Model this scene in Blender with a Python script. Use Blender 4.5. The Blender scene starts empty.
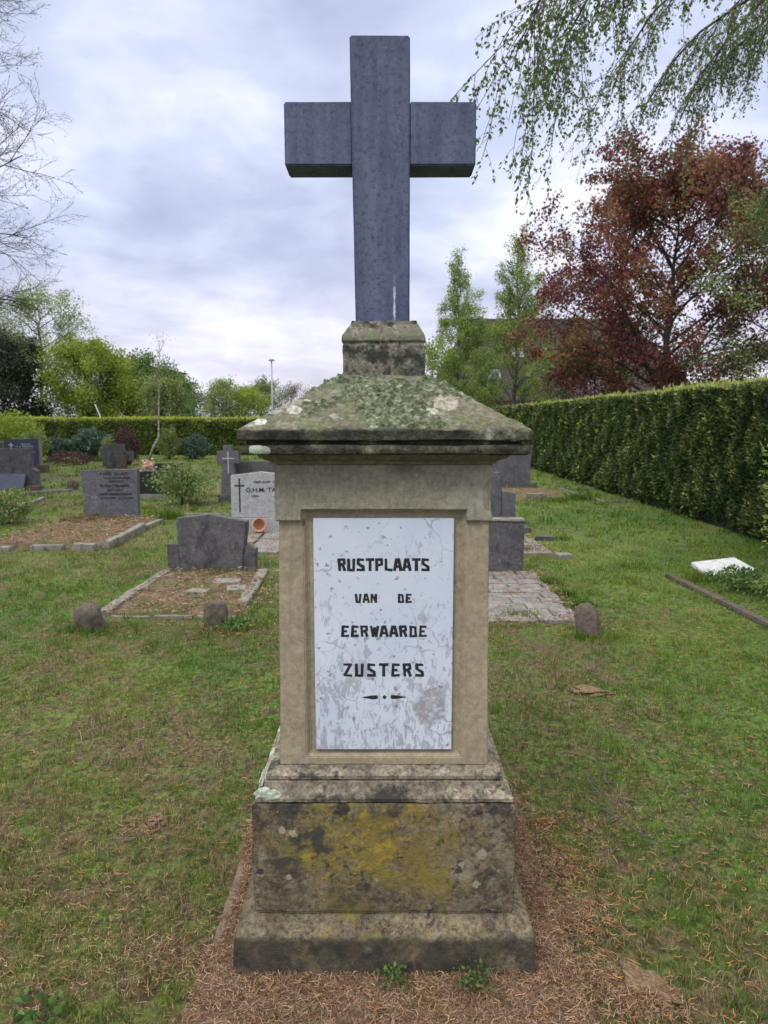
import bpy, bmesh, math, random
import numpy as np
from mathutils import Vector, Matrix, noise

R = math.radians
SC = bpy.context.scene
COL = SC.collection
rng = random.Random(7)
nr = np.random.default_rng(11)

# ------------------------------------------------------------------ camera
CAM_H = 1.55
PITCH = math.atan(91 / 720)
FPX = 720.0
cd = bpy.data.cameras.new('camera')
cam = bpy.data.objects.new('camera', cd)
COL.objects.link(cam)
cam.location = (0, 0, CAM_H)
cam.rotation_euler = (math.pi / 2 - PITCH, 0, 0)
cd.sensor_fit = 'VERTICAL'
cd.sensor_height = 36
cd.sensor_width = 27
cd.lens = 36 * FPX / 1024
cd.clip_end = 3000
cd.clip_start = 0.05
cd.dof.use_dof = True
cd.dof.focus_distance = 2.0
cd.dof.aperture_fstop = 7.7
SC.camera = cam

# ------------------------------------------------------------------ world: overcast sky
W = bpy.data.worlds.new("World")
SC.world = W
W.use_nodes = True
wt = W.node_tree
wt.nodes.clear()
def wn(t, **kw):
    n = wt.nodes.new(t)
    for k, v in kw.items():
        setattr(n, k, v)
    return n
def wmath(op, a, b=None, c=None, clamp=False):
    n = wn('ShaderNodeMath', operation=op, use_clamp=clamp)
    for i, v in enumerate((a, b, c)):
        if v is None: continue
        if isinstance(v, (int, float)): n.inputs[i].default_value = v
        else: wt.links.new(v, n.inputs[i])
    return n.outputs[0]
def wramp(fac, stops):
    n = wn('ShaderNodeValToRGB')
    e = n.color_ramp.elements
    while len(e) < len(stops): e.new(0.5)
    for q, (p, c) in zip(e, stops):
        q.position = p; q.color = (*c, 1)
    wt.links.new(fac, n.inputs[0])
    return n.outputs[0]
def wmix(f, a, b, bt='MIX'):
    n = wn('ShaderNodeMix', data_type='RGBA', blend_type=bt)
    for i, v in ((0, f), (6, a), (7, b)):
        if isinstance(v, (int, float)): n.inputs[i].default_value = v
        elif isinstance(v, tuple): n.inputs[i].default_value = (*v, 1)
        else: wt.links.new(v, n.inputs[i])
    return n.outputs[2]
SUN_EL, SUN_ROT = R(52), R(215)
sky = wn('ShaderNodeTexSky', sky_type='NISHITA', sun_disc=False)
sky.sun_elevation = SUN_EL
sky.sun_rotation = SUN_ROT
sky.air_density = 1.5; sky.dust_density = 3
bg1 = wn('ShaderNodeBackground'); bg1.inputs[1].default_value = 0.08
wt.links.new(sky.outputs[0], bg1.inputs[0])
tc = wn('ShaderNodeTexCoord')
sx = wn('ShaderNodeSeparateXYZ'); wt.links.new(tc.outputs['Generated'], sx.inputs[0])
zz = wmath('MAXIMUM', sx.outputs[2], 0.0)
den = wmath('ADD', zz, 0.22)
px_ = wmath('DIVIDE', sx.outputs[0], den); py_ = wmath('DIVIDE', sx.outputs[1], den)
cb = wn('ShaderNodeCombineXYZ'); wt.links.new(px_, cb.inputs[0]); wt.links.new(py_, cb.inputs[1])
def wnoise(scale, det, w, rough=0.55, dist=0.0):
    n = wn('ShaderNodeTexNoise', noise_dimensions='4D')
    n.inputs['Scale'].default_value = scale; n.inputs['Detail'].default_value = det
    n.inputs['Roughness'].default_value = rough; n.inputs['W'].default_value = w
    n.inputs['Distortion'].default_value = dist
    wt.links.new(cb.outputs[0], n.inputs['Vector'])
    return n.outputs[0]
n1 = wnoise(1.15, 6, 3.7, 0.52, 0.25)
n2 = wnoise(3.4, 6, 8.2, 0.55, 0.4)
mixn = wmath('ADD', wmath('MULTIPLY', n1, 0.68), wmath('MULTIPLY', n2, 0.32))
ccol = wramp(mixn, [(0.34, (0.39, 0.43, 0.58)), (0.43, (0.48, 0.525, 0.69)), (0.50, (0.59, 0.635, 0.80)), (0.56, (0.73, 0.77, 0.91)), (0.62, (0.90, 0.91, 0.97))])
# warm pale band low over the horizon
hb = wramp(zz, [(0.0, (0.0,)*3), (0.03, (1.0,)*3), (0.10, (0.55,)*3), (0.22, (0,)*3)])
ccol = wmix(wmath('MULTIPLY', hb, wmath('MULTIPLY', n2, 1.3)), ccol, (0.90, 0.83, 0.85))
# thicker, brighter cloud towards the zenith as under a real overcast
zb = wn('ShaderNodeMapRange'); zb.inputs[1].default_value = 0.50; zb.inputs[2].default_value = 0.85
zb.inputs[3].default_value = 1.0; zb.inputs[4].default_value = 2.5
wt.links.new(sx.outputs[2], zb.inputs[0])
zw = wn('ShaderNodeMapRange'); zw.inputs[1].default_value = 0.48; zw.inputs[2].default_value = 0.75; wt.links.new(sx.outputs[2], zw.inputs[0])
ccol = wmix(zw.outputs[0], ccol, (0.78, 0.74, 0.66))
ccol = wmix(1.0, ccol, (1.12, 1.13, 1.17), 'MULTIPLY')
bg2 = wn('ShaderNodeBackground')
wt.links.new(ccol, bg2.inputs[0]); wt.links.new(zb.outputs[0], bg2.inputs[1])
ms = wn('ShaderNodeMixShader'); ms.inputs[0].default_value = 0.93
wt.links.new(bg1.outputs[0], ms.inputs[1]); wt.links.new(bg2.outputs[0], ms.inputs[2])
wo = wn('ShaderNodeOutputWorld'); wt.links.new(ms.outputs[0], wo.inputs[0])

sl = bpy.data.lights.new('sun', 'SUN')
sl.energy = 1.5; sl.angle = R(20); sl.color = (1.0, 0.96, 0.9)
sun = bpy.data.objects.new('sun', sl)
COL.objects.link(sun)
sun.rotation_euler = (R(38), 0, R(-35))
SC.view_settings.view_transform = 'Standard'
SC.view_settings.look = 'None'
SC.view_settings.gamma = 1
SC.view_settings.exposure = 0.15
SC.render.engine = 'CYCLES'
SC.cycles.max_bounces = 6
SC.cycles.transparent_max_bounces = 8

# ------------------------------------------------------------------ pixel -> place helpers (survey of the photo)
def ray(px, py):
    dx = (px - 384) / FPX; dy = -(py - 512) / FPX
    return dx, math.cos(PITCH) + dy * math.sin(PITCH), dy * math.cos(PITCH) - math.sin(PITCH)
def G(px, py, H=0.0):
    r = ray(px, py); t = (H - CAM_H) / r[2]
    return Vector((r[0] * t, r[1] * t, H))
def AT(px, py, Y):
    r = ray(px, py); t = Y / r[1]
    return Vector((r[0] * t, Y, CAM_H + r[2] * t))

# ------------------------------------------------------------------ material helper
class M:
    def __init__(s, name):
        s.m = bpy.data.materials.new(name); s.m.use_nodes = True
        s.t = s.m.node_tree; s.t.nodes.clear()
        s.tc = s.new('ShaderNodeTexCoord')
        s.obj = s.tc.outputs['Object']
    def new(s, t, **kw):
        n = s.t.nodes.new(t)
        for k, v in kw.items(): setattr(n, k, v)
        return n
    def put(s, sock, v):
        if v is None: return
        if isinstance(v, (int, float)):
            sock.default_value = v
        elif isinstance(v, (tuple, list)):
            sock.default_value = (*v, 1) if (len(v) == 3 and len(sock.default_value) == 4) else v
        else: s.t.links.new(v, sock)
    def math(s, op, a, b=None, c=None, clamp=False):
        n = s.new('ShaderNodeMath', operation=op, use_clamp=clamp)
        for i, v in enumerate((a, b, c)): s.put(n.inputs[i], v)
        return n.outputs[0]
    def noise(s, scale, det=6, w=0.0, rough=0.6, dist=0.0, vec=None):
        n = s.new('ShaderNodeTexNoise', noise_dimensions='4D')
        n.inputs['Scale'].default_value = scale; n.inputs['Detail'].default_value = det
        n.inputs['Roughness'].default_value = rough; n.inputs['W'].default_value = w
        n.inputs['Distortion'].default_value = dist
        s.put(n.inputs['Vector'], vec if vec is not None else s.obj)
        return n.outputs[0]
    def mapping(s, scale=(1, 1, 1), rot=(0, 0, 0), vec=None, loc=(0, 0, 0)):
        n = s.new('ShaderNodeMapping')
        n.inputs['Scale'].default_value = scale; n.inputs['Rotation'].default_value = rot; n.inputs['Location'].default_value = loc
        s.put(n.inputs['Vector'], vec if vec is not None else s.obj)
        return n.outputs[0]
    def ramp(s, f, stops, interp='LINEAR'):
        n = s.new('ShaderNodeValToRGB'); e = n.color_ramp.elements
        n.color_ramp.interpolation = interp
        while len(e) < len(stops): e.new(0.5)
        for q, (p, c) in zip(e, stops):
            q.position = p
            q.color = (c, c, c, 1) if isinstance(c, (int, float)) else (*c, 1)
        s.put(n.inputs[0], f)
        return n.outputs[0]
    def mix(s, f, a, b, bt='MIX'):
        n = s.new('ShaderNodeMix', data_type='RGBA', blend_type=bt)
        s.put(n.inputs[0], f); s.put(n.inputs[6], a); s.put(n.inputs[7], b)
        return n.outputs[2]
    def rng(s, v, a, b, c=0.0, d=1.0, smooth=True):
        n = s.new('ShaderNodeMapRange')
        if smooth: n.interpolation_type = 'SMOOTHSTEP'
        s.put(n.inputs[0], v)
        for i, q in enumerate((a, b, c, d)): n.inputs[i + 1].default_value = q
        return n.outputs[0]
    def sep(s, vec=None):
        n = s.new('ShaderNodeSeparateXYZ'); s.put(n.inputs[0], vec if vec is not None else s.obj)
        return n.outputs
    def dist(s, p, vec=None, scale=(1, 1, 1)):
        a = s.new('ShaderNodeVectorMath', operation='SUBTRACT'); s.put(a.inputs[0], vec if vec is not None else s.obj); a.inputs[1].default_value = p
        m = s.new('ShaderNodeVectorMath', operation='MULTIPLY'); s.put(m.inputs[0], a.outputs[0]); m.inputs[1].default_value = scale
        l = s.new('ShaderNodeVectorMath', operation='LENGTH'); s.put(l.inputs[0], m.outputs[0])
        return l.outputs['Value']
    def done(s, col, rough=0.9, bump=None, bs=0.3, bd=0.01, metal=0.0, trans=0.0, spec=0.3, tcol=None):
        b = s.new('ShaderNodeBsdfPrincipled')
        s.put(b.inputs['Base Color'], col); s.put(b.inputs['Roughness'], rough)
        b.inputs['Metallic'].default_value = metal
        b.inputs['Specular IOR Level'].default_value = spec
        if bump is not None:
            n = s.new('ShaderNodeBump'); n.inputs['Strength'].default_value = bs; n.inputs['Distance'].default_value = bd
            s.put(n.inputs['Height'], bump); s.t.links.new(n.outputs[0], b.inputs['Normal'])
        o = s.new('ShaderNodeOutputMaterial')
        if trans > 0:
            t = s.new('ShaderNodeBsdfTranslucent'); s.put(t.inputs[0], tcol if tcol is not None else col)
            x = s.new('ShaderNodeMixShader'); x.inputs[0].default_value = trans
            s.t.links.new(b.outputs[0], x.inputs[1]); s.t.links.new(t.outputs[0], x.inputs[2])
            s.t.links.new(x.outputs[0], o.inputs[0])
        else:
            s.t.links.new(b.outputs[0], o.inputs[0])
        return s.m

def stone(name, c1, c2, scale=9, extras=(), spots=(), speck=0.25, bump=0.5, bd=0.004, rough=0.9, streak=None):
    """mottled weathered stone. extras: (colour, scale, lo, hi, w, region or None)"""
    k = M(name)
    base = k.mix(k.ramp(k.noise(scale, 8, 1.3), [(0.35, 0.0), (0.65, 1.0)]), c1, c2)
    fine = k.noise(scale * 14, 5, 4.1, 0.7)
    base = k.mix(speck, base, k.ramp(fine, [(0.36, 0.12), (0.5, 0.5), (0.64, 0.88)]), 'OVERLAY')
    base = k.mix(speck * 0.8, base, k.ramp(k.noise(scale * 3.5, 8, 6.6, 0.75), [(0.38, 0.2), (0.62, 0.8)]), 'OVERLAY')
    h = k.math('ADD', k.math('MULTIPLY', k.noise(scale * 3, 8, 9.0, 0.65), 1.0), k.math('MULTIPLY', fine, 0.5))
    if streak:
        col, lo, hi = streak
        v = k.noise(1.0, 6, 2.0, 0.6, 0.2, k.mapping((40, 40, 3.0)))
        base = k.mix(k.ramp(v, [(lo, 0.0), (hi, 1.0)]), base, col)
    for (col, sc, lo, hi, w, reg) in extras:
        n = k.noise(sc, 9, w, 0.68, 0.3)
        if reg:
            p, s_, r0, r1, amt = reg          # ellipsoidal region shifts the threshold
            d = k.rng(k.dist(p, scale=s_), r0, r1, amt, -amt)
            n = k.math('ADD', n, d)
        f = k.ramp(n, [(lo, 0.0), (hi, 1.0)])
        base = k.mix(f, base, col)
    for (p, r, col) in spots:
        d = k.math('ADD', k.dist(p), k.math('MULTIPLY', k.math('SUBTRACT', k.noise(85, 4, 5.0, 0.7), 0.5), r * 2.2))
        f = k.rng(d, r * 0.85, r, 1.0, 0.0)
        base = k.mix(f, base, col)
    return k.done(base, rough, h, bump, bd)

# ------------------------------------------------------------------ geometry helpers
class MB:
    def __init__(s): s.v = []; s.f = []
    def add(s, vs, fs):
        o = len(s.v); s.v += [tuple(v) for v in vs]; s.f += [tuple(i + o for i in f) for f in fs]
        return s
    def box(s, x0, x1, y0, y1, z0, z1):
        return s.add([(x0, y0, z0), (x1, y0, z0), (x1, y1, z0), (x0, y1, z0), (x0, y0, z1), (x1, y0, z1), (x1, y1, z1), (x0, y1, z1)],
                     [(0, 3, 2, 1), (4, 5, 6, 7), (0, 1, 5, 4), (1, 2, 6, 5), (2, 3, 7, 6), (3, 0, 4, 7)])
    def prism(s, poly, y0, y1):
        """poly: (x,z) outline, extruded y0 (front) to y1 (back)"""
        n = len(poly)
        vs = [(x, y0, z) for x, z in poly] + [(x, y1, z) for x, z in poly]
        a = sum(poly[i][0] * poly[(i + 1) % n][1] - poly[(i + 1) % n][0] * poly[i][1] for i in range(n))
        fr = tuple(range(n)); bk = tuple(range(2 * n - 1, n - 1, -1))
        if a < 0: fr = fr[::-1]; bk = bk[::-1]
        fs = [fr, bk]
        for i in range(n):
            j = (i + 1) % n
            q = (i, i + n, j + n, j)
            fs.append(q if a > 0 else q[::-1])
        return s.add(vs, fs)
    def slab(s, poly, z0, z1):
        """poly: (x,y) outline, extruded in z"""
        n = len(poly)
        a = sum(poly[i][0] * poly[(i + 1) % n][1] - poly[(i + 1) % n][0] * poly[i][1] for i in range(n))
        if a < 0: poly = poly[::-1]
        vs = [(x, y, z0) for x, y in poly] + [(x, y, z1) for x, y in poly]
        fs = [tuple(range(n - 1, -1, -1)), tuple(range(n, 2 * n))]
        for i in range(n):
            j = (i + 1) % n
            fs.append((i, j, j + n, i + n))
        return s.add(vs, fs)
    def square_loft(s, prof):
        """prof: (half width, z) from bottom to top, square plan"""
        o = []; fs = []
        for w, z in prof: o += [(-w, -w, z), (w, -w, z), (w, w, z), (-w, w, z)]
        for i in range(len(prof) - 1):
            for k in range(4):
                a = i * 4 + k; b = i * 4 + (k + 1) % 4
                fs.append((a, b, b + 4, a + 4))
        fs.append((3, 2, 1, 0)); n = (len(prof) - 1) * 4
        fs.append((n, n + 1, n + 2, n + 3))
        return s.add(o, fs)
    def tube(s, pts, rad, n=6, cap=True):
        pts = [Vector(p) for p in pts]
        vs = []; fs = []
        for i, p in enumerate(pts):
            d = (pts[min(i + 1, len(pts) - 1)] - pts[max(i - 1, 0)])
            if d.length < 1e-9: d = Vector((0, 0, 1))
            d.normalize()
            a = d.orthogonal().normalized() if i == 0 else (a - d * a.dot(d)).normalized()
            b = d.cross(a)
            r = rad[i] if isinstance(rad, (list, tuple)) else rad
            for k in range(n):
                t = 2 * math.pi * k / n
                vs.append(p + a * (r * math.cos(t)) + b * (r * math.sin(t)))
        for i in range(len(pts) - 1):
            for k in range(n):
                a0 = i * n + k; b0 = i * n + (k + 1) % n
                fs.append((a0, b0, b0 + n, a0 + n))
        if cap:
            fs.append(tuple(range(n - 1, -1, -1))); q = (len(pts) - 1) * n
            fs.append(tuple(range(q, q + n)))
        return s.add(vs, fs)
    def mesh(s, name):
        me = bpy.data.meshes.new(name); me.from_pydata(s.v, [], s.f); me.update(); return me
    def build(s, name, mat, parent=None, bevel=0.0, cell=0.0, amp=0.0, freq=6.0, smooth=False, fn=None, seg=2):
        me = s.mesh(name)
        if bevel or cell or fn:
            bm = bmesh.new(); bm.from_mesh(me)
            if bevel:
                ed = [e for e in bm.edges if len(e.link_faces) == 2 and e.calc_face_angle(0) > 0.35]
                bmesh.ops.bevel(bm, geom=ed, offset=bevel, segments=seg, affect='EDGES', clamp_overlap=True)
            if cell:
                bmesh.ops.triangulate(bm, faces=[f for f in bm.faces if len(f.verts) > 4])
                for _ in range(9):
                    le = [e for e in bm.edges if e.calc_length() > cell]
                    if not le: break
                    bmesh.ops.subdivide_edges(bm, edges=le, cuts=1, use_grid_fill=True)
                bmesh.ops.triangulate(bm, faces=[f for f in bm.faces if len(f.verts) > 4])
                bm.normal_update()
                off = Vector((rng.random() * 50, rng.random() * 50, rng.random() * 50))
                mv = [(v, v.normal * (noise.noise(v.co * freq + off) * amp + noise.noise(v.co * freq * 4 + off) * amp * 0.45)) for v in bm.verts]
                for v, d in mv: v.co += d
            if fn:
                bm.normal_update(); fn(bm)
            bm.normal_update(); bm.to_mesh(me); bm.free()
        o = link(name, me, mat, parent)
        if smooth or cell:
            me.polygons.foreach_set('use_smooth', [True] * len(me.polygons))
            if not smooth and hasattr(me, 'set_sharp_from_angle'): me.set_sharp_from_angle(angle=R(30))
        return o

def link(name, me, mat, parent=None):
    o = bpy.data.objects.new(name, me)
    if mat is not None and not me.materials: me.materials.append(mat)
    COL.objects.link(o)
    if parent is not None: o.parent = parent
    return o
def thing(name, label, cat, loc=(0, 0, 0), rz=0.0, group=None):
    o = bpy.data.objects.new(name, None); COL.objects.link(o)
    o.location = loc; o.rotation_euler = (0, 0, rz); o.empty_display_size = 0.1
    return tag(o, label, cat, group)
def tag(o, label, cat, group=None):
    o['label'] = label; o['category'] = cat
    if group: o['group'] = group
    return o
def struct(o, kind='structure'):
    o['kind'] = kind; return o
def copy_thing(root, loc, rz, label, scale=None):
    c = root.copy(); COL.objects.link(c); c.location = loc; c.rotation_euler = (0, 0, rz); c['label'] = label
    if scale: c.scale = scale
    for ch in list(root.children):
        d = ch.copy(); COL.objects.link(d); d.parent = c
        for g in list(ch.children):
            e = g.copy(); COL.objects.link(e); e.parent = d
    return c

def np_mesh(name, V, F, mat, parent=None, rnd=None, smooth=False):
    """V (n,3), F (m,k) constant k; rnd per face"""
    me = bpy.data.meshes.new(name)
    V = np.ascontiguousarray(V, dtype=np.float32); F = np.ascontiguousarray(F, dtype=np.int32)
    m, k = F.shape
    me.vertices.add(len(V)); me.vertices.foreach_set('co', V.ravel())
    me.loops.add(m * k); me.loops.foreach_set('vertex_index', F.ravel())
    me.polygons.add(m)
    me.polygons.foreach_set('loop_start', np.arange(0, m * k, k, dtype=np.int32))
    me.update(calc_edges=True)
    if rnd is not None:
        at = me.attributes.new('rnd', 'FLOAT', 'FACE'); at.data.foreach_set('value', np.ascontiguousarray(rnd, dtype=np.float32))
    if smooth: me.polygons.foreach_set('use_smooth', np.ones(m, dtype=bool))
    return link(name, me, mat, parent)

def unit(a):
    return a / (np.linalg.norm(a, axis=1, keepdims=True) + 1e-9)
def leaf_cards(P, size, aspect=0.55, axis=None, spread=1.0, clump=None, seed=0):
    """diamond leaves folded along the midrib. returns V,F,rnd"""
    g = np.random.default_rng(seed)
    P = np.asarray(P, dtype=float); n = len(P)
    size = np.broadcast_to(size, (n,)).astype(float) * g.uniform(0.7, 1.3, n)
    d = g.normal(size=(n, 3)) * spread
    if axis is not None: d = d + np.asarray(axis)
    d = unit(d)
    u = unit(np.cross(d, g.normal(size=(n, 3))))
    w = np.cross(d, u)
    L = size[:, None]; hw = L * aspect * 0.5
    base = P; tip = P + d * L
    mid = P + d * L * 0.42
    a = mid + u * hw + w * hw * 0.35; b = mid - u * hw + w * hw * 0.35
    V = np.stack([base, a, tip, b], 1).reshape(-1, 3)
    i = np.arange(n)[:, None] * 4
    F = np.concatenate([i + np.array([[0, 1, 2]]), i + np.array([[0, 2, 3]])], 1).reshape(-1, 3)
    r = g.uniform(0, 1, n)
    if clump is not None: r = np.clip(r * 0.55 + clump * 0.45, 0, 1)
    return V, F, np.repeat(r, 2)

def clumpf(P, s):
    """cheap smooth pseudo noise 0..1"""
    P = np.asarray(P) * s
    return 0.5 + 0.5 * np.sin(P[:, 0] * 1.7 + 1.3 * np.sin(P[:, 1] * 1.1 + P[:, 2])) * np.cos(P[:, 2] * 1.9 + 1.1 * np.sin(P[:, 0] * 1.3 + 2)) 

def leafmat(name, stops, trans=0.35, rough=0.55, spec=0.25):
    k = M(name)
    a = k.new('ShaderNodeAttribute', attribute_name='rnd')
    c = k.ramp(a.outputs['Fac'], stops)
    return k.done(c, rough, trans=trans, spec=spec)

# ------------------------------------------------------------------ materials
def lawn_colour(k, vec):
    big = k.noise(0.55, 4, 1.0, 0.6, 0.3, vec)
    med = k.noise(7.0, 5, 2.0, 0.65, 0.5, vec)
    g = k.mix(k.ramp(big, [(0.35, 0.0), (0.65, 1.0)]), (0.068, 0.148, 0.022), (0.150, 0.218, 0.042))
    dryf = k.math('ADD', k.math('MULTIPLY', med, 0.62), k.math('MULTIPLY', k.noise(1.1, 4, 6.0, 0.55, 0, vec), 0.38))
    xyz = k.sep(vec)
    # greener to the right by the hedge, drier in the left foreground
    dryf = k.math('SUBTRACT', dryf, k.rng(xyz[0], 0.3, 3.5, 0.0, 0.07))
    dryf = k.math('ADD', dryf, k.rng(xyz[1], 1.0, 4.5, 0.035, 0.0))
    return g, dryf

k = M('lawn_soil')
pos = k.new('ShaderNodeNewGeometry').outputs['Position']
g, dryf = lawn_colour(k, pos)
c = k.mix(k.ramp(dryf, [(0.44, 0.0), (0.60, 1.0)]), g, (0.155, 0.115, 0.068))
fine = k.noise(60, 6, 3.0, 0.75, 0, pos)
c = k.mix(0.55, c, k.ramp(fine, [(0.4, 0.12), (0.6, 0.85)]), 'OVERLAY')
c = k.mix(k.ramp(k.noise(22, 6, 7.0, 0.7, 0, pos), [(0.47, 0.0), (0.60, 0.85)]), c, (0.030, 0.028, 0.014))
MAT_LAWN = k.done(c, 0.95, k.math('ADD', fine, k.noise(9, 5, 1, 0.6, 0, pos)), 0.7, 0.03)

k = M('grass_blade')
pos = k.new('ShaderNodeNewGeometry').outputs['Position']
g, dryf = lawn_colour(k, pos)
a = k.new('ShaderNodeAttribute', attribute_name='rnd').outputs['Fac']
gc = k.mix(a, k.mix(1.0, g, (0.42, 0.55, 0.38), 'MULTIPLY'), k.mix(1.0, g, (1.95, 1.65, 1.5), 'MULTIPLY'))
dry = k.mix(a, (0.13, 0.09, 0.045), (0.42, 0.33, 0.19))
f = k.ramp(k.math('ADD', dryf, k.math('MULTIPLY', k.math('SUBTRACT', a, 0.5), 0.26)), [(0.535, 0.0), (0.63, 1.0)])
MAT_BLADE = k.done(k.mix(f, gc, dry), 0.6, trans=0.3, spec=0.2)

k = M('dry_litter')
a = k.new('ShaderNodeAttribute', attribute_name='rnd').outputs['Fac']
MAT_LITTER = k.done(k.ramp(a, [(0.0, (0.07, 0.038, 0.022)), (0.4, (0.185, 0.105, 0.062)), (0.75, (0.32, 0.20, 0.125)), (1.0, (0.46, 0.34, 0.22))]), 0.9)
k = M('catkin')
a = k.new('ShaderNodeAttribute', attribute_name='rnd').outputs['Fac']
MAT_CATKIN = k.done(k.ramp(a, [(0.0, (0.16, 0.07, 0.03)), (0.5, (0.36, 0.165, 0.065)), (1.0, (0.50, 0.30, 0.13))]), 0.85)

# monument stones
MAT_SHAFT = stone('sandstone_shaft', (0.345, 0.285, 0.195), (0.275, 0.238, 0.172), 5,
    extras=[((0.16, 0.145, 0.12), 7, 0.60, 0.74, 2.2, None), ((0.10, 0.095, 0.085), 26, 0.655, 0.72, 6.1, None), ((0.42, 0.38, 0.31), 9, 0.66, 0.76, 9.4, None)],
    speck=0.26, streak=((0.20, 0.19, 0.155), 0.56, 0.78))
MAT_FRIEZE = stone('sandstone_frieze', (0.29, 0.265, 0.20), (0.235, 0.22, 0.175), 5,
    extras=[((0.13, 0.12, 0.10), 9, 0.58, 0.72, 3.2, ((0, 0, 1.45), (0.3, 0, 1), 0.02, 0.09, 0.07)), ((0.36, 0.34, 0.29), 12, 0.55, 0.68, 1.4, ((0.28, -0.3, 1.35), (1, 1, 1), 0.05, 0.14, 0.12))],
    speck=0.32, streak=((0.15, 0.14, 0.12), 0.56, 0.80))
MAT_BASE = stone('sandstone_plinth', (0.175, 0.142, 0.095), (0.10, 0.083, 0.058), 6,
    extras=[((0.26, 0.225, 0.175), 10, 0.52, 0.64, 12.7, ((0.22, -0.37, 0.35), (1, 0.3, 1), 0.05, 0.25, 0.05)),
            ((0.20, 0.165, 0.04), 9, 0.50, 0.66, 8.1, ((-0.03, -0.37, 0.34), (0.8, 0.5, 1.0), 0.06, 0.38, 0.08)),
            ((0.22, 0.16, 0.038), 17, 0.53, 0.72, 8.8, ((-0.03, -0.37, 0.36), (0.75, 0.5, 0.8), 0.04, 0.34, 0.075)),
            ((0.30, 0.22, 0.035), 38, 0.59, 0.68, 4.4, ((-0.08, -0.37, 0.38), (0.7, 0.5, 1.2), 0.05, 0.34, 0.08)),
            ((0.06, 0.055, 0.045), 13, 0.53, 0.62, 2.7, ((-0.30, -0.3, 0.4), (1, 0.3, 1), 0.05, 0.25, 0.06)),
            ((0.05, 0.047, 0.04), 26, 0.56, 0.63, 3.9, None),
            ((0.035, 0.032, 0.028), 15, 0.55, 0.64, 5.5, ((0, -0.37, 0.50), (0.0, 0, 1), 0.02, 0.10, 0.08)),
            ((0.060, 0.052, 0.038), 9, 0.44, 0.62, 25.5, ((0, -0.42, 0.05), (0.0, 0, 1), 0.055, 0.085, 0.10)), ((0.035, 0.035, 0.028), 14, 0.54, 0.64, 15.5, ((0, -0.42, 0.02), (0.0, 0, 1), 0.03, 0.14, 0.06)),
            ((0.10, 0.12, 0.045), 12, 0.58, 0.70, 1.9, None),
            ((0.40, 0.37, 0.31), 38, 0.655, 0.70, 7.3, None)],
    spots=[((-0.285, -0.37, 0.41), 0.012, (0.33, 0.29, 0.22)), ((-0.255, -0.37, 0.40), 0.012, (0.34, 0.31, 0.24)), ((0.275, -0.37, 0.34), 0.015, (0.28, 0.255, 0.20)),
           ((0.26, -0.37, 0.25), 0.012, (0.30, 0.27, 0.21)), ((0.22, -0.37, 0.31), 0.009, (0.28, 0.25, 0.2)), ((-0.27, -0.37, 0.27), 0.009, (0.30, 0.27, 0.21))],
    speck=0.75, bump=1.0, bd=0.008)
MAT_MOULD = stone('sandstone_moulding', (0.27, 0.235, 0.175), (0.17, 0.15, 0.115), 6,
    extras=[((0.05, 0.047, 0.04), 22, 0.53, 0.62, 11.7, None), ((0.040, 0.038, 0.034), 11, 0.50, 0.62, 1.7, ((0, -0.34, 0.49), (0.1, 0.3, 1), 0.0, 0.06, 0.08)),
            ((0.34, 0.25, 0.04), 18, 0.66, 0.73, 3.8, None), ((0.48, 0.49, 0.42), 14, 0.62, 0.70, 7.7, ((-0.35, 0.0, 0.52), (1.0, 0.15, 1), 0.03, 0.14, 0.15)),
            ((0.10, 0.12, 0.05), 10, 0.62, 0.74, 6.9, None)], speck=0.7, bump=0.9, bd=0.007)
MAT_NECK = stone('sandstone_neck', (0.20, 0.175, 0.125), (0.12, 0.105, 0.08), 6,
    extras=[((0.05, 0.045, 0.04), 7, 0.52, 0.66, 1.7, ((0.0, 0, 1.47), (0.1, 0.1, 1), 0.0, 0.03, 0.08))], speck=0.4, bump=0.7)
# cap: algae, lichen and moss
k = M('mossy_capstone')
xyz = k.sep()
b0 = k.mix(k.ramp(k.noise(7, 8, 1.0), [(0.35, 0.0), (0.65, 1.0)]), (0.15, 0.135, 0.10), (0.235, 0.215, 0.165))
b0 = k.mix(k.ramp(k.noise(11, 9, 5.0, 0.7), [(0.47, 0.0), (0.60, 1.0)]), b0, (0.085, 0.08, 0.065))
b0 = k.mix(k.ramp(k.noise(16, 8, 8.0, 0.65, 0.4), [(0.47, 0.0), (0.58, 1.0)]), b0, (0.12, 0.14, 0.075))
b0 = k.mix(k.ramp(k.noise(9, 8, 3.3, 0.6, 0.5), [(0.60, 0.0), (0.65, 1.0)]), b0, (0.27, 0.275, 0.23))
edge = k.rng(k.math('ADD', xyz[2], k.math('MULTIPLY', k.math('SUBTRACT', k.noise(30, 5, 21.0), 0.5), 0.02)), 1.523, 1.533, 1.0, 0.0)
eb = k.ramp(k.noise(12, 8, 4.0, 0.7), [(0.40, (0.022, 0.022, 0.019)), (0.54, (0.065, 0.064, 0.046)), (0.60, (0.11, 0.115, 0.075)), (0.67, (0.26, 0.27, 0.22))])
b0 = k.mix(edge, b0, eb)
ms_ = k.new('ShaderNodeAttribute', attribute_name='moss').outputs['Fac']
mc = k.ramp(k.noise(55, 6, 2.0, 0.7), [(0.36, (0.035, 0.045, 0.028)), (0.48, (0.095, 0.115, 0.065)), (0.58, (0.20, 0.225, 0.15)), (0.68, (0.38, 0.40, 0.32))])
b0 = k.mix(k.ramp(ms_, [(0.25, 0.0), (0.5, 1.0)]), b0, mc)
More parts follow.
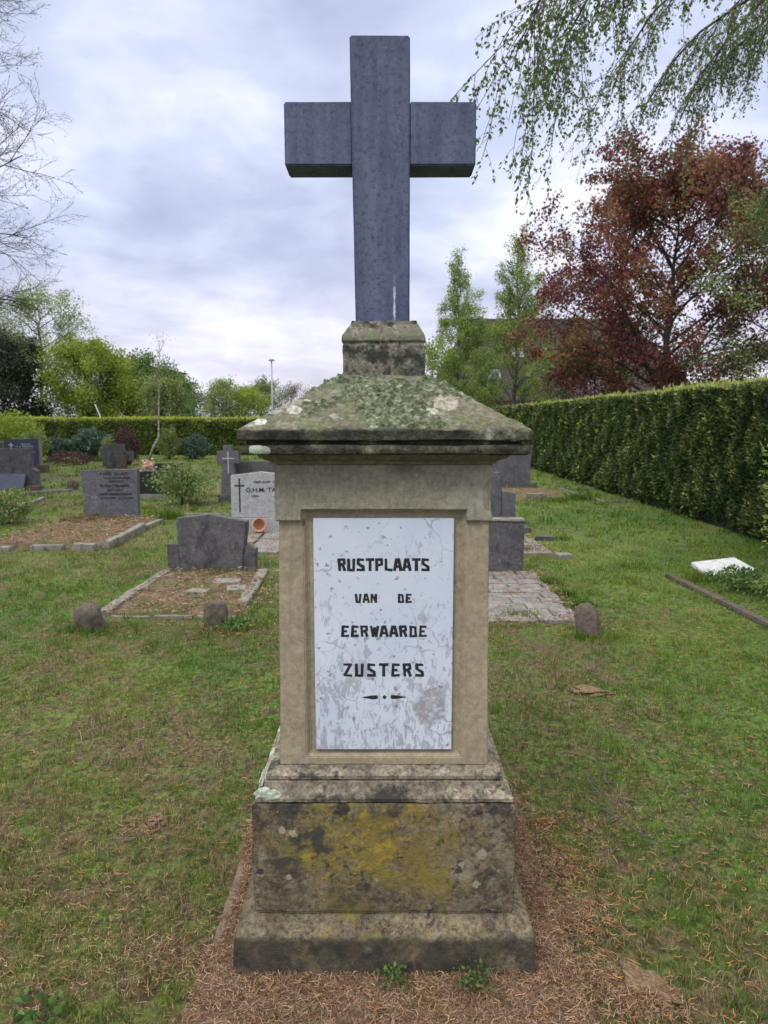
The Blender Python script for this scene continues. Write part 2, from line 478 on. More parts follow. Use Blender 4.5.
for p, r_, cc in [((-0.325, -0.345, 1.542), 0.019, (0.50, 0.52, 0.46)), ((-0.24, -0.29, 1.572), 0.026, (0.40, 0.40, 0.33)), ((-0.21, -0.25, 1.595), 0.017, (0.46, 0.47, 0.40)), ((0.17, -0.26, 1.59), 0.04, (0.33, 0.31, 0.25)), ((0.13, -0.30, 1.572), 0.018, (0.42, 0.42, 0.36)), ((-0.335, -0.38, 1.478), 0.02, (0.36, 0.39, 0.32)), ((-0.31, -0.38, 1.474), 0.014, (0.34, 0.37, 0.30))]:
    d = k.math('ADD', k.dist(p), k.math('MULTIPLY', k.math('SUBTRACT', k.noise(50, 3, 5.0), 0.5), r_))
    b0 = k.mix(k.rng(d, r_ * 0.85, r_, 1.0, 0.0), b0, cc)
b0 = k.mix(0.6, b0, k.ramp(k.noise(75, 6, 13.0, 0.75), [(0.38, 0.15), (0.62, 0.85)]), 'OVERLAY')
MAT_CAP = k.done(b0, 0.95, k.math('ADD', k.noise(40, 8, 9.0, 0.7), k.noise(150, 4, 2.0)), 0.9, 0.006)
MAT_SOCKET = stone('socket_stone', (0.20, 0.185, 0.145), (0.12, 0.11, 0.095), 8,
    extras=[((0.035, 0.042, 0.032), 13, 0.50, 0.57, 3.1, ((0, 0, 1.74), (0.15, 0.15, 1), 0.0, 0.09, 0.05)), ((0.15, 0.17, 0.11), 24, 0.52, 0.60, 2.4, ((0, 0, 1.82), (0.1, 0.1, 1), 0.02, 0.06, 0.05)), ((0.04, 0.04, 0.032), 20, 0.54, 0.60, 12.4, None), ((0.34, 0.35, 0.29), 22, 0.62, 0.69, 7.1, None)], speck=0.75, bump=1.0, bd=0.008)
k = M('blue_limestone')
cc = k.mix(k.ramp(k.noise(9, 8, 1.0), [(0.36, 0.0), (0.64, 1.0)]), (0.050, 0.062, 0.122), (0.082, 0.099, 0.178))
cc = k.mix(k.ramp(k.noise(1.0, 6, 3.0, 0.6, 0.2, k.mapping((26, 26, 2.2))), [(0.42, 0.0), (0.75, 0.8)]), cc, (0.135, 0.158, 0.25))
cc = k.mix(k.ramp(k.noise(70, 6, 5.0, 0.75), [(0.50, 0.0), (0.62, 0.75)]), cc, (0.030, 0.035, 0.070))
cc = k.mix(k.ramp(k.noise(120, 5, 9.0, 0.7), [(0.57, 0.0), (0.68, 0.5)]), cc, (0.20, 0.225, 0.33))
o = k.sep()
# lime runs near the foot
dl = k.math('ADD', k.math('ABSOLUTE', k.math('SUBTRACT', o[0], 0.031)), k.math('MULTIPLY', k.math('SUBTRACT', k.noise(60, 4, 2.0), 0.5), 0.014))
fl = k.math('MULTIPLY', k.rng(dl, 0.001, 0.004, 1.0, 0.0), k.rng(o[2], 1.90, 1.99, 1.0, 0.0))
fl = k.math('MULTIPLY', fl, k.ramp(k.noise(38, 4, 4.0), [(0.40, 0.0), (0.50, 1.0)]))
cc = k.mix(fl, cc, (0.52, 0.54, 0.58))
MAT_CROSS = k.done(cc, 0.7, k.noise(120, 6, 1.0, 0.7), 0.35, 0.002, spec=0.4)

k = M('worn_marble')
o = k.sep()
cc = k.mix(k.ramp(k.noise(5, 6, 1.0), [(0.35, 0.0), (0.65, 1.0)]), (0.52, 0.58, 0.70), (0.62, 0.67, 0.78))
low = k.math('ADD', k.rng(o[2], 0.62, 1.25, 0.045, -0.04), k.math('MULTIPLY', k.math('SUBTRACT', k.noise(7, 4, 31.0), 0.5), 0.45))
w1 = k.math('ADD', k.noise(1.0, 10, 3.0, 0.72, 0.6, k.mapping((60, 60, 30), (0, R(38), 0))), low)
f1 = k.ramp(w1, [(0.55, 0.0), (0.59, 0.6)])
w2 = k.math('ADD', k.noise(1.0, 8, 7.0, 0.7, 0.2, k.mapping((110, 110, 26), (0, R(-42), 0))), k.rng(o[2], 0.62, 0.95, 0.05, -0.10))
f2 = k.ramp(w2, [(0.58, 0.0), (0.61, 0.8)])
w3 = k.noise(42, 6, 9.0, 0.65); f3 = k.ramp(w3, [(0.60, 0.0), (0.64, 0.8)])
blob = k.rng(k.math('ADD', k.dist((0.135, -0.29, 0.74), scale=(1, 0, 0.8)), k.math('MULTIPLY', k.math('SUBTRACT', k.noise(30, 5, 5.0), 0.5), 0.06)), 0.035, 0.055, 1.0, 0.0)
f4 = k.math('MULTIPLY', blob, k.ramp(k.noise(70, 6, 4.0, 0.7), [(0.40, 0.2), (0.55, 0.9)]))
cc = k.mix(f1, cc, (0.27, 0.275, 0.31)); cc = k.mix(f2, cc, (0.33, 0.33, 0.37))
cc = k.mix(f3, cc, (0.16, 0.165, 0.19)); cc = k.mix(f4, cc, (0.28, 0.275, 0.295))
vo = k.new('ShaderNodeTexVoronoi', feature='DISTANCE_TO_EDGE'); vo.inputs['Scale'].default_value = 7
nv = k.new('ShaderNodeTexNoise'); nv.inputs['Scale'].default_value = 9; k.put(nv.inputs['Vector'], k.obj)
vm = k.new('ShaderNodeVectorMath', operation='MULTIPLY_ADD'); k.put(vm.inputs[0], nv.outputs['Color']); vm.inputs[1].default_value = (.12, .12, .12); k.put(vm.inputs[2], k.obj)
k.put(vo.inputs['Vector'], vm.outputs[0])
cc = k.mix(k.math('MULTIPLY', k.rng(vo.outputs['Distance'], 0.004, 0.014, 1.0, 0.0), k.ramp(k.noise(6, 3, 8.0), [(0.45, 0.0), (0.6, 0.55)])), cc, (0.24, 0.25, 0.30))
MAT_MARBLE = k.done(cc, 0.55, k.math('SUBTRACT', 1.0, k.math('ADD', f1, f2)), 0.25, 0.001)
k = M('black_letter_paint'); MAT_LETTER = k.done(k.ramp(k.noise(220, 4, 1.0), [(0.4, (0.010, 0.010, 0.013)), (0.7, (0.045, 0.045, 0.055))]), 0.6)
k = M('dark_mortar'); MAT_MORTAR = k.done(k.ramp(k.noise(30, 6, 1.0), [(0.4, (0.10, 0.095, 0.09)), (0.65, (0.19, 0.175, 0.15))]), 0.9)
MAT_SLAB = stone('footing_concrete', (0.20, 0.16, 0.12), (0.13, 0.095, 0.07), 8, extras=[((0.10, 0.085, 0.06), 9, 0.5, 0.62, 2.0, None)], speck=0.4)
k = M('lichen_crust'); MAT_LICHEN = k.done(k.ramp(k.noise(80, 5, 1.0), [(0.42, (0.27, 0.31, 0.25)), (0.6, (0.45, 0.49, 0.42))]), 0.95, k.noise(150, 4, 2.0), 0.5, 0.002)

# graveyard stones
MAT_GREY = stone('dark_grey_gravestone', (0.075, 0.073, 0.080), (0.12, 0.116, 0.12), 7, extras=[((0.045, 0.043, 0.045), 6, 0.5, 0.66, 1.2, None), ((0.24, 0.24, 0.23), 26, 0.60, 0.68, 3.2, None), ((0.12, 0.105, 0.08), 9, 0.60, 0.72, 5.2, None)], speck=0.5, bd=0.004)
MAT_GREY2 = stone('bluish_gravestone', (0.085, 0.085, 0.10), (0.13, 0.13, 0.15), 8, extras=[((0.21, 0.21, 0.23), 22, 0.60, 0.68, 3.7, ((-0.4, 0, 0.3), (1, 0, 1), 0.1, 0.5, 0.06)), ((0.05, 0.05, 0.06), 8, 0.56, 0.7, 6.2, None)], speck=0.5)
MAT_LIGHT = stone('pale_granite', (0.37, 0.375, 0.39), (0.30, 0.305, 0.32), 12, extras=[((0.20, 0.20, 0.21), 40, 0.58, 0.66, 3.7, None), ((0.30, 0.27, 0.22), 8, 0.62, 0.75, 6.2, None)], speck=0.5)
MAT_BLACK = stone('black_gravestone', (0.018, 0.018, 0.021), (0.028, 0.027, 0.03), 10, speck=0.2, rough=0.35, bump=0.1)
MAT_BLUESLAB = stone('blue_plate_stone', (0.05, 0.062, 0.11), (0.075, 0.09, 0.15), 10, speck=0.3, rough=0.5, bump=0.1)
MAT_KERB = stone('weathered_kerb', (0.16, 0.15, 0.13), (0.26, 0.25, 0.225), 10, extras=[((0.09, 0.085, 0.07), 12, 0.54, 0.64, 3.7, None), ((0.10, 0.115, 0.05), 14, 0.6, 0.7, 6.2, None)], speck=0.5, bd=0.008)
MAT_STUMP = stone('brown_post_stone', (0.12, 0.10, 0.08), (0.075, 0.062, 0.055), 12, extras=[((0.10, 0.115, 0.045), 14, 0.55, 0.66, 3.7, None), ((0.21, 0.16, 0.11), 22, 0.6, 0.68, 6.2, None)], speck=0.6, bd=0.01)
MAT_PAVER = stone('grey_paver', (0.26, 0.25, 0.245), (0.17, 0.16, 0.155), 7, extras=[((0.17, 0.115, 0.08), 5, 0.53, 0.62, 3.7, None), ((0.10, 0.085, 0.06), 14, 0.58, 0.66, 13.7, None)], speck=0.5, bd=0.006)
MAT_WHITE = stone('white_marble_slab', (0.60, 0.61, 0.64), (0.50, 0.51, 0.54), 9, extras=[((0.25, 0.26, 0.24), 14, 0.56, 0.64, 3.7, None)], speck=0.3, bump=0.2)
k = M('white_inscription'); MAT_WTEXT = k.done((0.55, 0.56, 0.62), 0.7)
k = M('dark_inscription'); MAT_DTEXT = k.done((0.022, 0.022, 0.03), 0.8)
k = M('terracotta'); MAT_TERRA = k.done(k.ramp(k.noise(30, 5, 1.0), [(0.4, (0.40, 0.17, 0.09)), (0.6, (0.52, 0.33, 0.23))]), 0.85)
k = M('bed_soil')
pos = k.new('ShaderNodeNewGeometry').outputs['Position']
c = k.ramp(k.noise(7, 8, 1.0, 0.7, 0, pos), [(0.36, (0.06, 0.045, 0.03)), (0.5, (0.165, 0.115, 0.075)), (0.64, (0.27, 0.20, 0.14))])
c = k.mix(k.ramp(k.noise(3.2, 6, 4.0, 0.6, 0, pos), [(0.46, 0.0), (0.56, 0.85)]), c, (0.115, 0.13, 0.05))
MAT_BED = k.done(k.mix(0.5, c, k.ramp(k.noise(90, 5, 3, 0.7, 0, pos), [(0.3, 0.2), (0.7, 0.8)]), 'OVERLAY'), 0.95, k.noise(35, 8, 5.0, 0.7, 0, pos), 1.0, 0.03)

MAT_MOSSY = stone('dark_moss', (0.045, 0.050, 0.022), (0.09, 0.075, 0.04), 14, speck=0.8, bump=1.0, bd=0.02)
# bark
def bark(name, c1, c2, sc=(14, 14, 3)):
    k = M(name); v = k.noise(1.0, 7, 1.0, 0.65, 0.3, k.mapping(sc))
    return k.done(k.ramp(v, [(0.35, c1), (0.65, c2)]), 0.95, v, 0.6, 0.02)
BK_DARK = bark('dark_bark', (0.035, 0.028, 0.024), (0.09, 0.075, 0.062))
BK_TWIG = bark('twig_bark', (0.030, 0.027, 0.028), (0.06, 0.054, 0.056))
BK_GREY = bark('grey_bark', (0.075, 0.070, 0.068), (0.14, 0.13, 0.125))
BK_BIRCH = bark('birch_bark', (0.10, 0.09, 0.08), (0.52, 0.50, 0.46), (3, 3, 16))
BK_GREEN = bark('greenish_bark', (0.06, 0.065, 0.045), (0.14, 0.14, 0.10))

# ------------------------------------------------------------------ ground
def build_ground():
    xs = np.concatenate([[-700, -300, -120, -60, -35], np.linspace(-24, 12, 121), [25, 60, 120, 300, 700]])
    ys = np.concatenate([[-60, -15], np.linspace(0, 36, 121), [50, 80, 140, 300, 700, 1500]])
    X, Y = np.meshgrid(xs, ys)
    Z = 0.012 * np.sin(X * 1.7 + 0.6 * np.sin(Y * 1.3)) * np.cos(Y * 1.1 + 0.4) * np.clip((Y - 3) / 4, 0, 1) * np.clip((30 - Y) / 8, 0, 1)
    V = np.stack([X, Y, Z - 0.006], -1).reshape(-1, 3)
    nx = len(xs); i, j = np.meshgrid(np.arange(nx - 1), np.arange(len(ys) - 1))
    a = (j * nx + i).ravel()
    F = np.stack([a, a + 1, a + nx + 1, a + nx], 1)
    o = np_mesh('ground', V, F, MAT_LAWN, smooth=True)
    struct(o)
build_ground()

# zones without lawn grass: convex quads (ground points) with keep fraction
ZONES = []
def zone(pts, keep=0.0): ZONES.append(([(p[0], p[1]) for p in pts], keep))
def in_quad(P, q):
    q = np.array(q); c = q.mean(0); inside = np.ones(len(P), bool)
    for i in range(len(q)):
        a = q[i]; b = q[(i + 1) % len(q)]
        e = b - a; s = e[0] * (P[:, 1] - a[1]) - e[1] * (P[:, 0] - a[0])
        sc = e[0] * (c[1] - a[1]) - e[1] * (c[0] - a[0])
        inside &= (s * np.sign(sc) > 0)
    return inside

# ------------------------------------------------------------------ THE MONUMENT
MY = 2.26
mon = thing('grave_monument', 'tall sandstone grave monument topped by a blue stone cross, with an inscribed white marble panel', 'monument', (0, MY, 0))
MB().square_loft([(0.424, 0.012), (0.4195, 0.124), (0.371, 0.1555)]).build('plinth_step', MAT_BASE, mon, 0.0035, 0.02, 0.0028, 9, seg=1)
MB().square_loft([(0.362, 0.153), (0.362, 0.1605), (0.369, 0.1635), (0.3705, 0.30), (0.3695, 0.478), (0.366, 0.4865)]).build('pedestal', MAT_BASE, mon, 0.004, 0.02, 0.0028, 9)
MB().square_loft([(0.354, 0.487), (0.362, 0.491), (0.362, 0.501), (0.351, 0.5055), (0.342, 0.517), (0.338, 0.529), (0.3375, 0.538), (0.328, 0.5395), (0.328, 0.543), (0.334, 0.5455), (0.334, 0.555), (0.325, 0.5605), (0.308, 0.569)]).build('base_moulding', MAT_MOULD, mon, 0.0, 0.012, 0.0016, 14)
def lump(cx, cy, cz, rx, ry, rz, name, mat, parent, seed=0, amp=0.3, sub=3):
    bm = bmesh.new(); bmesh.ops.create_icosphere(bm, subdivisions=sub, radius=1)
    for v in bm.verts:
        s = 1 + amp * noise.noise(v.co * 1.7 + Vector((seed, seed * 2.1, 3)))
        v.co = Vector((v.co.x * rx * s + cx, v.co.y * ry * s + cy, v.co.z * rz * s + cz))
    me = bpy.data.meshes.new(name); bm.to_mesh(me); bm.free()
    me.polygons.foreach_set('use_smooth', [True] * len(me.polygons))
    return link(name, me, mat, parent)
lump(-0.329, -0.351, 0.508, 0.036, 0.012, 0.017, 'lichen_patch', MAT_LICHEN, mon, 1, 0.5, 4)
lump(-0.350, -0.26, 0.515, 0.010, 0.06, 0.012, 'lichen_patch', MAT_LICHEN, mon, 4, 0.7, 4)

# shaft with a recess for the panel
def shaft():
    mb = MB()
    def hw(z): return 0.2985 - (z - 0.569) / (1.30 - 0.569) * 0.0085
    zb, zt = 0.569, 1.433
    o = lambda w, z, y: (w, y, z)
    # outer shell
    vs = [(-hw(zb), -0.2955, zb), (hw(zb), -0.2955, zb), (hw(zt), -0.2925, zt), (-hw(zt), -0.2925, zt),
          (-hw(zb), 0.2985, zb), (hw(zb), 0.2985, zb), (hw(zt), 0.29, zt), (-hw(zt), 0.29, zt)]
    fz0, fz1, fw = 0.592, 1.306, 0.2225
    gz0, gz1, gw = 0.600, 1.296, 0.212
    ring = [(-fw, -0.2953, fz0), (fw, -0.2953, fz0), (fw, -0.2931, fz1), (-fw, -0.2931, fz1)]
    rin = [(-gw, -0.277, gz0), (gw, -0.277, gz0), (gw, -0.277, gz1), (-gw, -0.277, gz1)]
    vs += ring + rin
    fs = [(4, 7, 6, 5), (0, 4, 5, 1), (3, 2, 6, 7), (1, 5, 6, 2), (0, 3, 7, 4)]
    for i in range(4):
        j = (i + 1) % 4
        fs.append((i, j, 8 + j, 8 + i)); fs.append((8 + i, 8 + j, 12 + j, 12 + i))
    fs.append((12, 13, 14, 15))
    mb.add(vs, fs)
    return mb.build('shaft', MAT_SHAFT, mon, 0.0025, 0.022, 0.0016, 7)
shaft()
# mortar bed behind the plate, then the plate
MB().box(-0.2035, 0.2035, -0.276, -0.272, 0.6025, 1.291).build('mortar_bed', MAT_MORTAR, mon)
pl = MB().box(-0.196, 0.194, -0.289, -0.2765, 0.6115, 1.2835).build('marble_panel', MAT_MARBLE, mon, 0.0015)
def chip(bm):
    for v in bm.verts:
        d = (v.co - Vector((0.303, -0.31, 1.345)))
        q = math.sqrt((d.x / 0.030) ** 2 + (d.y / 0.05) ** 2 + (d.z / 0.055) ** 2)
        if q < 1:
            n_ = noise.noise(v.co * 38) * 0.5 + 0.6
            v.co.x -= 0.016 * (1 - q) ** 0.5 * n_ * 1.6
            v.co.y += 0.020 * (1 - q) ** 0.5 * n_ * 1.6
MB().prism([(-0.2985, 1.432), (-0.2985, 1.277), (-0.2255, 1.277), (-0.2255, 1.308), (0.2255, 1.308), (0.2255, 1.277), (0.2985, 1.277), (0.2985, 1.432)], -0.3015, -0.2)\
    .build('frieze', MAT_FRIEZE, mon, 0.0025, 0.014, 0.0018, 8, fn=chip)
MB().prism([(-0.2985, 1.4315), (-0.2985, 1.277), (0.2985, 1.277), (0.2985, 1.4315)], -0.199, 0.30).build('frieze', MAT_FRIEZE, mon, 0.0025, 0.03, 0.001, 8)
MB().prism([(-0.2985, 1.292), (-0.2985, 1.279), (-0.2275, 1.279), (-0.2275, 1.3095), (0.2275, 1.3095), (0.2275, 1.279), (0.268, 1.279), (0.262, 1.292), (0.249, 1.294), (0.249, 1.328), (-0.249, 1.328), (-0.249, 1.292)], -0.306, -0.300)\
    .build('frieze_fillet', MAT_FRIEZE, mon, 0.002, 0.014, 0.0014, 14)
MB().square_loft([(0.304, 1.4335), (0.306, 1.441), (0.322, 1.447), (0.335, 1.455), (0.338, 1.4615)]).build('neck_moulding', MAT_NECK, mon, 0.0, 0.025, 0.002, 9)

def capstone():
    mb = MB().square_loft([(0.370, 1.462), (0.380, 1.466), (0.3815, 1.478), (0.377, 1.487), (0.362, 1.490), (0.361, 1.498), (0.380, 1.499), (0.3835, 1.502), (0.3830, 1.526), (0.380, 1.5295), (0.118, 1.683)])
    me = mb.mesh('capstone'); bm = bmesh.new(); bm.from_mesh(me)
    for _ in range(9):
        le = [e for e in bm.edges if e.calc_length() > 0.0085]
        if not le: break
        bmesh.ops.subdivide_edges(bm, edges=le, cuts=1, use_grid_fill=True)
    bmesh.ops.triangulate(bm, faces=[f for f in bm.faces if len(f.verts) > 4])
    bm.normal_update()
    lay = bm.verts.layers.float.new('moss')
    mv = []
    for v in bm.verts:
        p = v.co
        d = noise.noise(p * 9) * 0.004 + noise.noise(p * 40) * 0.0014
        m = 0.0
        if p.z > 1.53:
            t = (p.z - 1.53) / 0.153
            region = noise.noise(p * 6.5 + Vector((3.1, 7, 1))) * 0.55 + noise.noise(p * 16 + Vector((9, 1, 1))) * 0.35
            region += 0.30 * (1 - abs(p.x / 0.30) ** 1.6) - 0.10 * (1 - t)
            if p.x < -0.22: region -= 0.25
            m = max(0.0, min(1.0, (region - 0.02) * 5))
            cell = noise.voronoi(p * 62)[0]
            c2 = noise.voronoi(p * 26 + Vector((4, 4, 4)))[0]
            d += m * (0.001 + 0.014 * max(0, 0.62 - cell[0]) * 1.5 + 0.018 * max(0, 0.55 - c2[0]))
        elif p.z > 1.46 and abs(v.normal.z) < 0.8:
            d -= max(0, noise.noise(p * 22 + Vector((1, 5, 9))) - 0.25) * 0.014
        v[lay] = m
        mv.append((v, v.normal * d))
    for v, d in mv: v.co += d
    bm.normal_update(); bm.to_mesh(me); bm.free()
    me.polygons.foreach_set('use_smooth', [True] * len(me.polygons))
    me.set_sharp_from_angle(angle=R(42))
    return link('capstone', me, MAT_CAP, mon)
capstone()
MB().square_loft([(0.120, 1.676), (0.1205, 1.768), (0.1165, 1.774), (0.1165, 1.778), (0.122, 1.782), (0.121, 1.795), (0.108, 1.816), (0.097, 1.833), (0.095, 1.842)]).build('cross_socket', MAT_SOCKET, mon, 0.0015, 0.012, 0.004, 14)
cx = MB()
cx.prism([(-0.0845, 1.838), (0.0765, 1.838), (0.0752, 2.29), (0.0745, 2.638), (-0.0985, 2.638), (-0.0925, 2.29)], -0.062, 0.060)
cr = cx.build('cross', MAT_CROSS, mon, 0.004, 0.03, 0.0008, 8)
for x0_, x1_ in ((-0.2885, -0.0920), (0.0735, 0.2665)):
    MB().box(x0_, x1_, -0.0575, 0.056, 2.288, 2.462).build('cross_arm', MAT_CROSS, cr, 0.004, 0.03, 0.0008, 8)

# lettering: stroked capitals in the photo's squared art-deco hand
GL = {
 'R': [[(0.12, 0), (0.0, 1.0), (0.0, 1.0), (0.75, 1.0), (0.8, 0.62), (0.25, 0.5)], [(0.35, 0.5), (0.62, 0.42), (0.85, 0.0)]],
 'U': [[(0.05, 1.0), (0.08, 0.0), (0.80, 0.0), (0.85, 1.0)]],
 'S': [[(0.85, 0.97), (0.1, 1.0), (0.1, 0.62), (0.85, 0.30), (0.88, 0.0), (0.0, 0.03)]],
 'T': [[(0.0, 1.0), (1.0, 1.0)], [(0.5, 1.0), (0.5, 0.0)]],
 'P': [[(0.1, 0.0), (0.1, 1.0), (0.85, 1.0), (0.85, 0.55), (0.15, 0.42)]],
 'L': [[(0.1, 1.0), (0.12, 0.06), (0.95, 0.0)]],
 'A': [[(0.0, 0.0), (0.30, 1.0), (0.62, 1.0), (0.95, 0.0)], [(0.15, 0.32), (0.8, 0.32)]],
 'V': [[(0.0, 1.0), (0.18, 0.0), (0.7, 0.0), (0.85, 1.0)]],
 'N': [[(0.05, 0.0), (0.08, 1.0), (0.45, 0.65), (0.85, 0.0)], [(0.9, 0.0), (0.88, 1.0)]],
 'D': [[(0.0, 1.0), (0.75, 0.92), (0.88, 0.0), (0.1, 0.0), (0.14, 1.0)]],
 'E': [[(0.9, 0.97), (0.15, 1.0), (0.08, 0.0), (0.92, 0.03)], [(0.1, 0.5), (0.62, 0.5)]],
 'W': [[(0.0, 1.0), (0.28, 0.0), (0.5, 0.85), (0.75, 0.0), (1.0, 1.0)]],
 'Z': [[(0.05, 1.0), (0.9, 1.0), (0.1, 0.04), (0.95, 0.0)]],
}
def strokes(mb, text, xs0, xs1, z0, z1, y, t, gaps=None, fill=0.74):
    n = len(text); cw = (xs1 - xs0) / (n - 1 + fill); k = 0
    for i, ch in enumerate(text):
        if ch == ' ': continue
        x0 = xs0 + i * cw; w = cw * fill; h = z1 - z0
        for pl_ in GL[ch]:
            P = [(x0 + a * w, z0 + b * h) for a, b in pl_]
            for (ax, az), (bx, bz) in zip(P, P[1:]):
                L = math.hypot(bx - ax, bz - az)
                if L < 1e-6: continue
                dx, dz = (bx - ax) / L, (bz - az) / L
                tt = t * (0.5 if abs(dz) > abs(dx) * 0.5 else 0.42) * rng.uniform(0.9, 1.12)
                nx, nz = -dz * tt, dx * tt
                e = t * 0.32
                k += 1
                yy = y - 0.0004 - 0.00004 * (k % 9)
                mb.prism([(ax - dx * e + nx, az - dz * e + nz), (ax - dx * e - nx, az - dz * e - nz), (bx + dx * e - nx * 1.15, bz + dz * e - nz * 1.15), (bx + dx * e + nx * 1.15, bz + dz * e + nz * 1.15)], yy, y + 0.0004)
YP = MY - 0.289
def prow(text, xa, xb, ya, yb, t, fill=0.74):
    a = AT(xa, yb, YP); b = AT(xb, ya, YP)
    strokes(LM, text, a.x, b.x, a.z, b.z, -0.289, t, fill=fill)
LM = MB()
prow('RUSTPLAATS', 339, 429, 559.5, 570.0, 0.0078, 0.72)
prow('VAN', 356, 376.5, 594.5, 602, 0.0061, 0.68)
prow('DE', 398.5, 411.5, 594.5, 602, 0.0061, 0.68)
prow('EERWAARDE', 342, 426.5, 626.5, 636, 0.0071, 0.70)
prow('ZUSTERS', 344, 423.5, 664.5, 675.5, 0.0080, 0.62)
LM.build('inscription', MAT_LETTER, pl)
om = MB()
def orn(poly):
    P = [AT(a, b, YP) for a, b in poly]
    om.prism([(p.x, p.z) for p in P], -0.2896, -0.2886)
orn([(361, 697.2), (372, 695.4), (377, 695.2), (378.2, 697), (377, 699), (372, 699.2)])
orn([(384.5, 695), (386.8, 697), (384.5, 699.2), (382.2, 697)])
orn([(407, 697.0), (397, 695.3), (391.5, 695.0), (390.3, 697), (391.5, 698.9), (397, 698.7)])
om.build('ornament', MAT_LETTER, pl)

# footing slab under the monument
fs_ = tag(MB().slab([(-0.512, 1.66), (0.525, 1.66), (0.51, 2.86), (-0.51, 2.86)], -0.06, 0.012).build('footing_slab', MAT_SLAB, None, 0.008, 0.05, 0.006, 6),
          'low concrete footing slab under the tall monument, covered in dry brown litter', 'slab')
zone([(-0.53, 1.6), (0.54, 1.6), (0.53, 2.88), (-0.53, 2.88)], 0.02)

# ------------------------------------------------------------------ text on far stones
def text_part(s, h, x, z, y, mat, parent, align='CENTER', ext=0.001, name='inscription', width=None):
    cu = bpy.data.curves.new('t', 'FONT'); cu.body = s; cu.size = h; cu.align_x = align; cu.extrude = ext; cu.offset = h * 0.012
    tmp = bpy.data.objects.new('t', cu)
    me = bpy.data.meshes.new_from_object(tmp); bpy.data.objects.remove(tmp); bpy.data.curves.remove(cu)
    co = np.zeros(len(me.vertices) * 3, dtype=np.float32); me.vertices.foreach_get('co', co); co = co.reshape(-1, 3)
    sx_ = 1.0
    if width:
        w0 = co[:, 0].max() - co[:, 0].min(); sx_ = width / w0
    out = np.stack([co[:, 0] * sx_ + x, y - co[:, 2], co[:, 1] + z], 1)
    me.vertices.foreach_set('co', out.astype(np.float32).ravel()); me.update()
    me.materials.clear(); me.name = name
    return link(name, me, mat, parent)

def kerb_run(mb, pts, w=0.09, h=0.05, gap=0.01, piece=0.5, jit=0.012):
    """row of kerb stones along ground points, each a slightly tilted block"""
    for a, b in zip(pts, pts[1:]):
        a = Vector((a[0], a[1], 0)); b = Vector((b[0], b[1], 0)); L = (b - a).length; n = max(1, round(L / piece)); d = (b - a) / n
        u = d.normalized(); v = Vector((-u.y, u.x, 0))
        for i in range(n):
            p = a + d * i + u * gap; q = a + d * (i + 1) - u * gap
            hh = h + rng.uniform(-1, 1) * jit; s = rng.uniform(-1, 1) * jit
            hw = w / 2
            A, B, C_, D = p - v * hw, q - v * hw, q + v * hw, p + v * hw
            vs = [(*A.xy, -0.05), (*B.xy, -0.05), (*C_.xy, -0.05), (*D.xy, -0.05), (*A.xy, hh), (*B.xy, hh + s), (*C_.xy, hh + s), (*D.xy, hh)]
            mb.add(vs, [(0, 3, 2, 1), (4, 5, 6, 7), (0, 1, 5, 4), (1, 2, 6, 5), (2, 3, 7, 6), (3, 0, 4, 7)])
    return mb

def bed(poly, z, parent, name='bed', amp=0.02, mat=None):
    """soil surface inside a convex quad, bumpy"""
    q = [Vector((p[0], p[1], 0)) for p in poly]; n = 26; V = []; F = []
    for j in range(n + 1):
        for i in range(n + 1):
            u, v = i / n, j / n
            p = (q[0] * (1 - u) + q[1] * u) * (1 - v) + (q[3] * (1 - u) + q[2] * u) * v
            e = min(u, 1 - u, v, 1 - v) * 2
            V.append((p.x, p.y, z * min(1, e * 8) + noise.noise(p * 5) * amp * min(1, e * 3) + (0 if e > 0 else -0.03)))
    for j in range(n):
        for i in range(n):
            a = j * (n + 1) + i; F.append((a, a + 1, a + n + 2, a + n + 1))
    return np_mesh(name, np.array(V), np.array(F), mat or MAT_BED, parent, smooth=True)

BEDS = []   # (poly, litter density)
# --- plot with winged headstone, left of the monument
wing = thing('headstone', 'dark grey headstone with low peaked top and a short wing block on each side', 'headstone', (-1.79, 7.45, 0), R(-4))
MB().prism([(-0.335, -0.05), (0.315, -0.05), (0.375, 0.52), (-0.02, 0.585), (-0.37, 0.545)], -0.07, 0.06).build('tablet', MAT_GREY, wing, 0.006, 0.05, 0.004, 7)
MB().prism([(-0.475, -0.05), (-0.338, -0.05), (-0.357, 0.27), (-0.48, 0.27)], -0.055, 0.05).build('wing_block', MAT_GREY, wing, 0.005, 0.05, 0.004, 7)
MB().prism([(0.318, -0.05), (0.452, -0.05), (0.462, 0.235), (0.345, 0.27)], -0.055, 0.05).build('wing_block', MAT_GREY, wing, 0.005, 0.05, 0.004, 7)
P1 = [(-2.27, 5.60), (-1.10, 5.56), (-1.22, 7.36), (-2.27, 7.42)]
plot = thing('grave_plot', 'sunken grave plot with pale broken kerb and brown litter before the winged headstone', 'grave plot', (0, 0, 0))
bed([(-2.24, 5.66), (-1.14, 5.62), (-1.24, 7.34), (-2.24, 7.36)], 0.022, plot)
kerb_run(MB(), [(-2.27, 5.66), (-2.26, 7.35)], 0.10, 0.022, 0.015, 0.42, 0.008).build('kerb', MAT_KERB, plot, 0.006, 0.06, 0.006, 9)
kerb_run(MB(), [(-1.20, 5.95), (-1.24, 7.3)], 0.10, 0.026, 0.015, 0.5, 0.008).build('kerb', MAT_KERB, plot, 0.006, 0.06, 0.006, 9)
kerb_run(MB(), [(-2.2, 5.60), (-1.15, 5.56)], 0.045, 0.012, 0.02, 0.35, 0.006).build('kerb', MAT_KERB, plot, 0.004, 0.06, 0.005, 9)
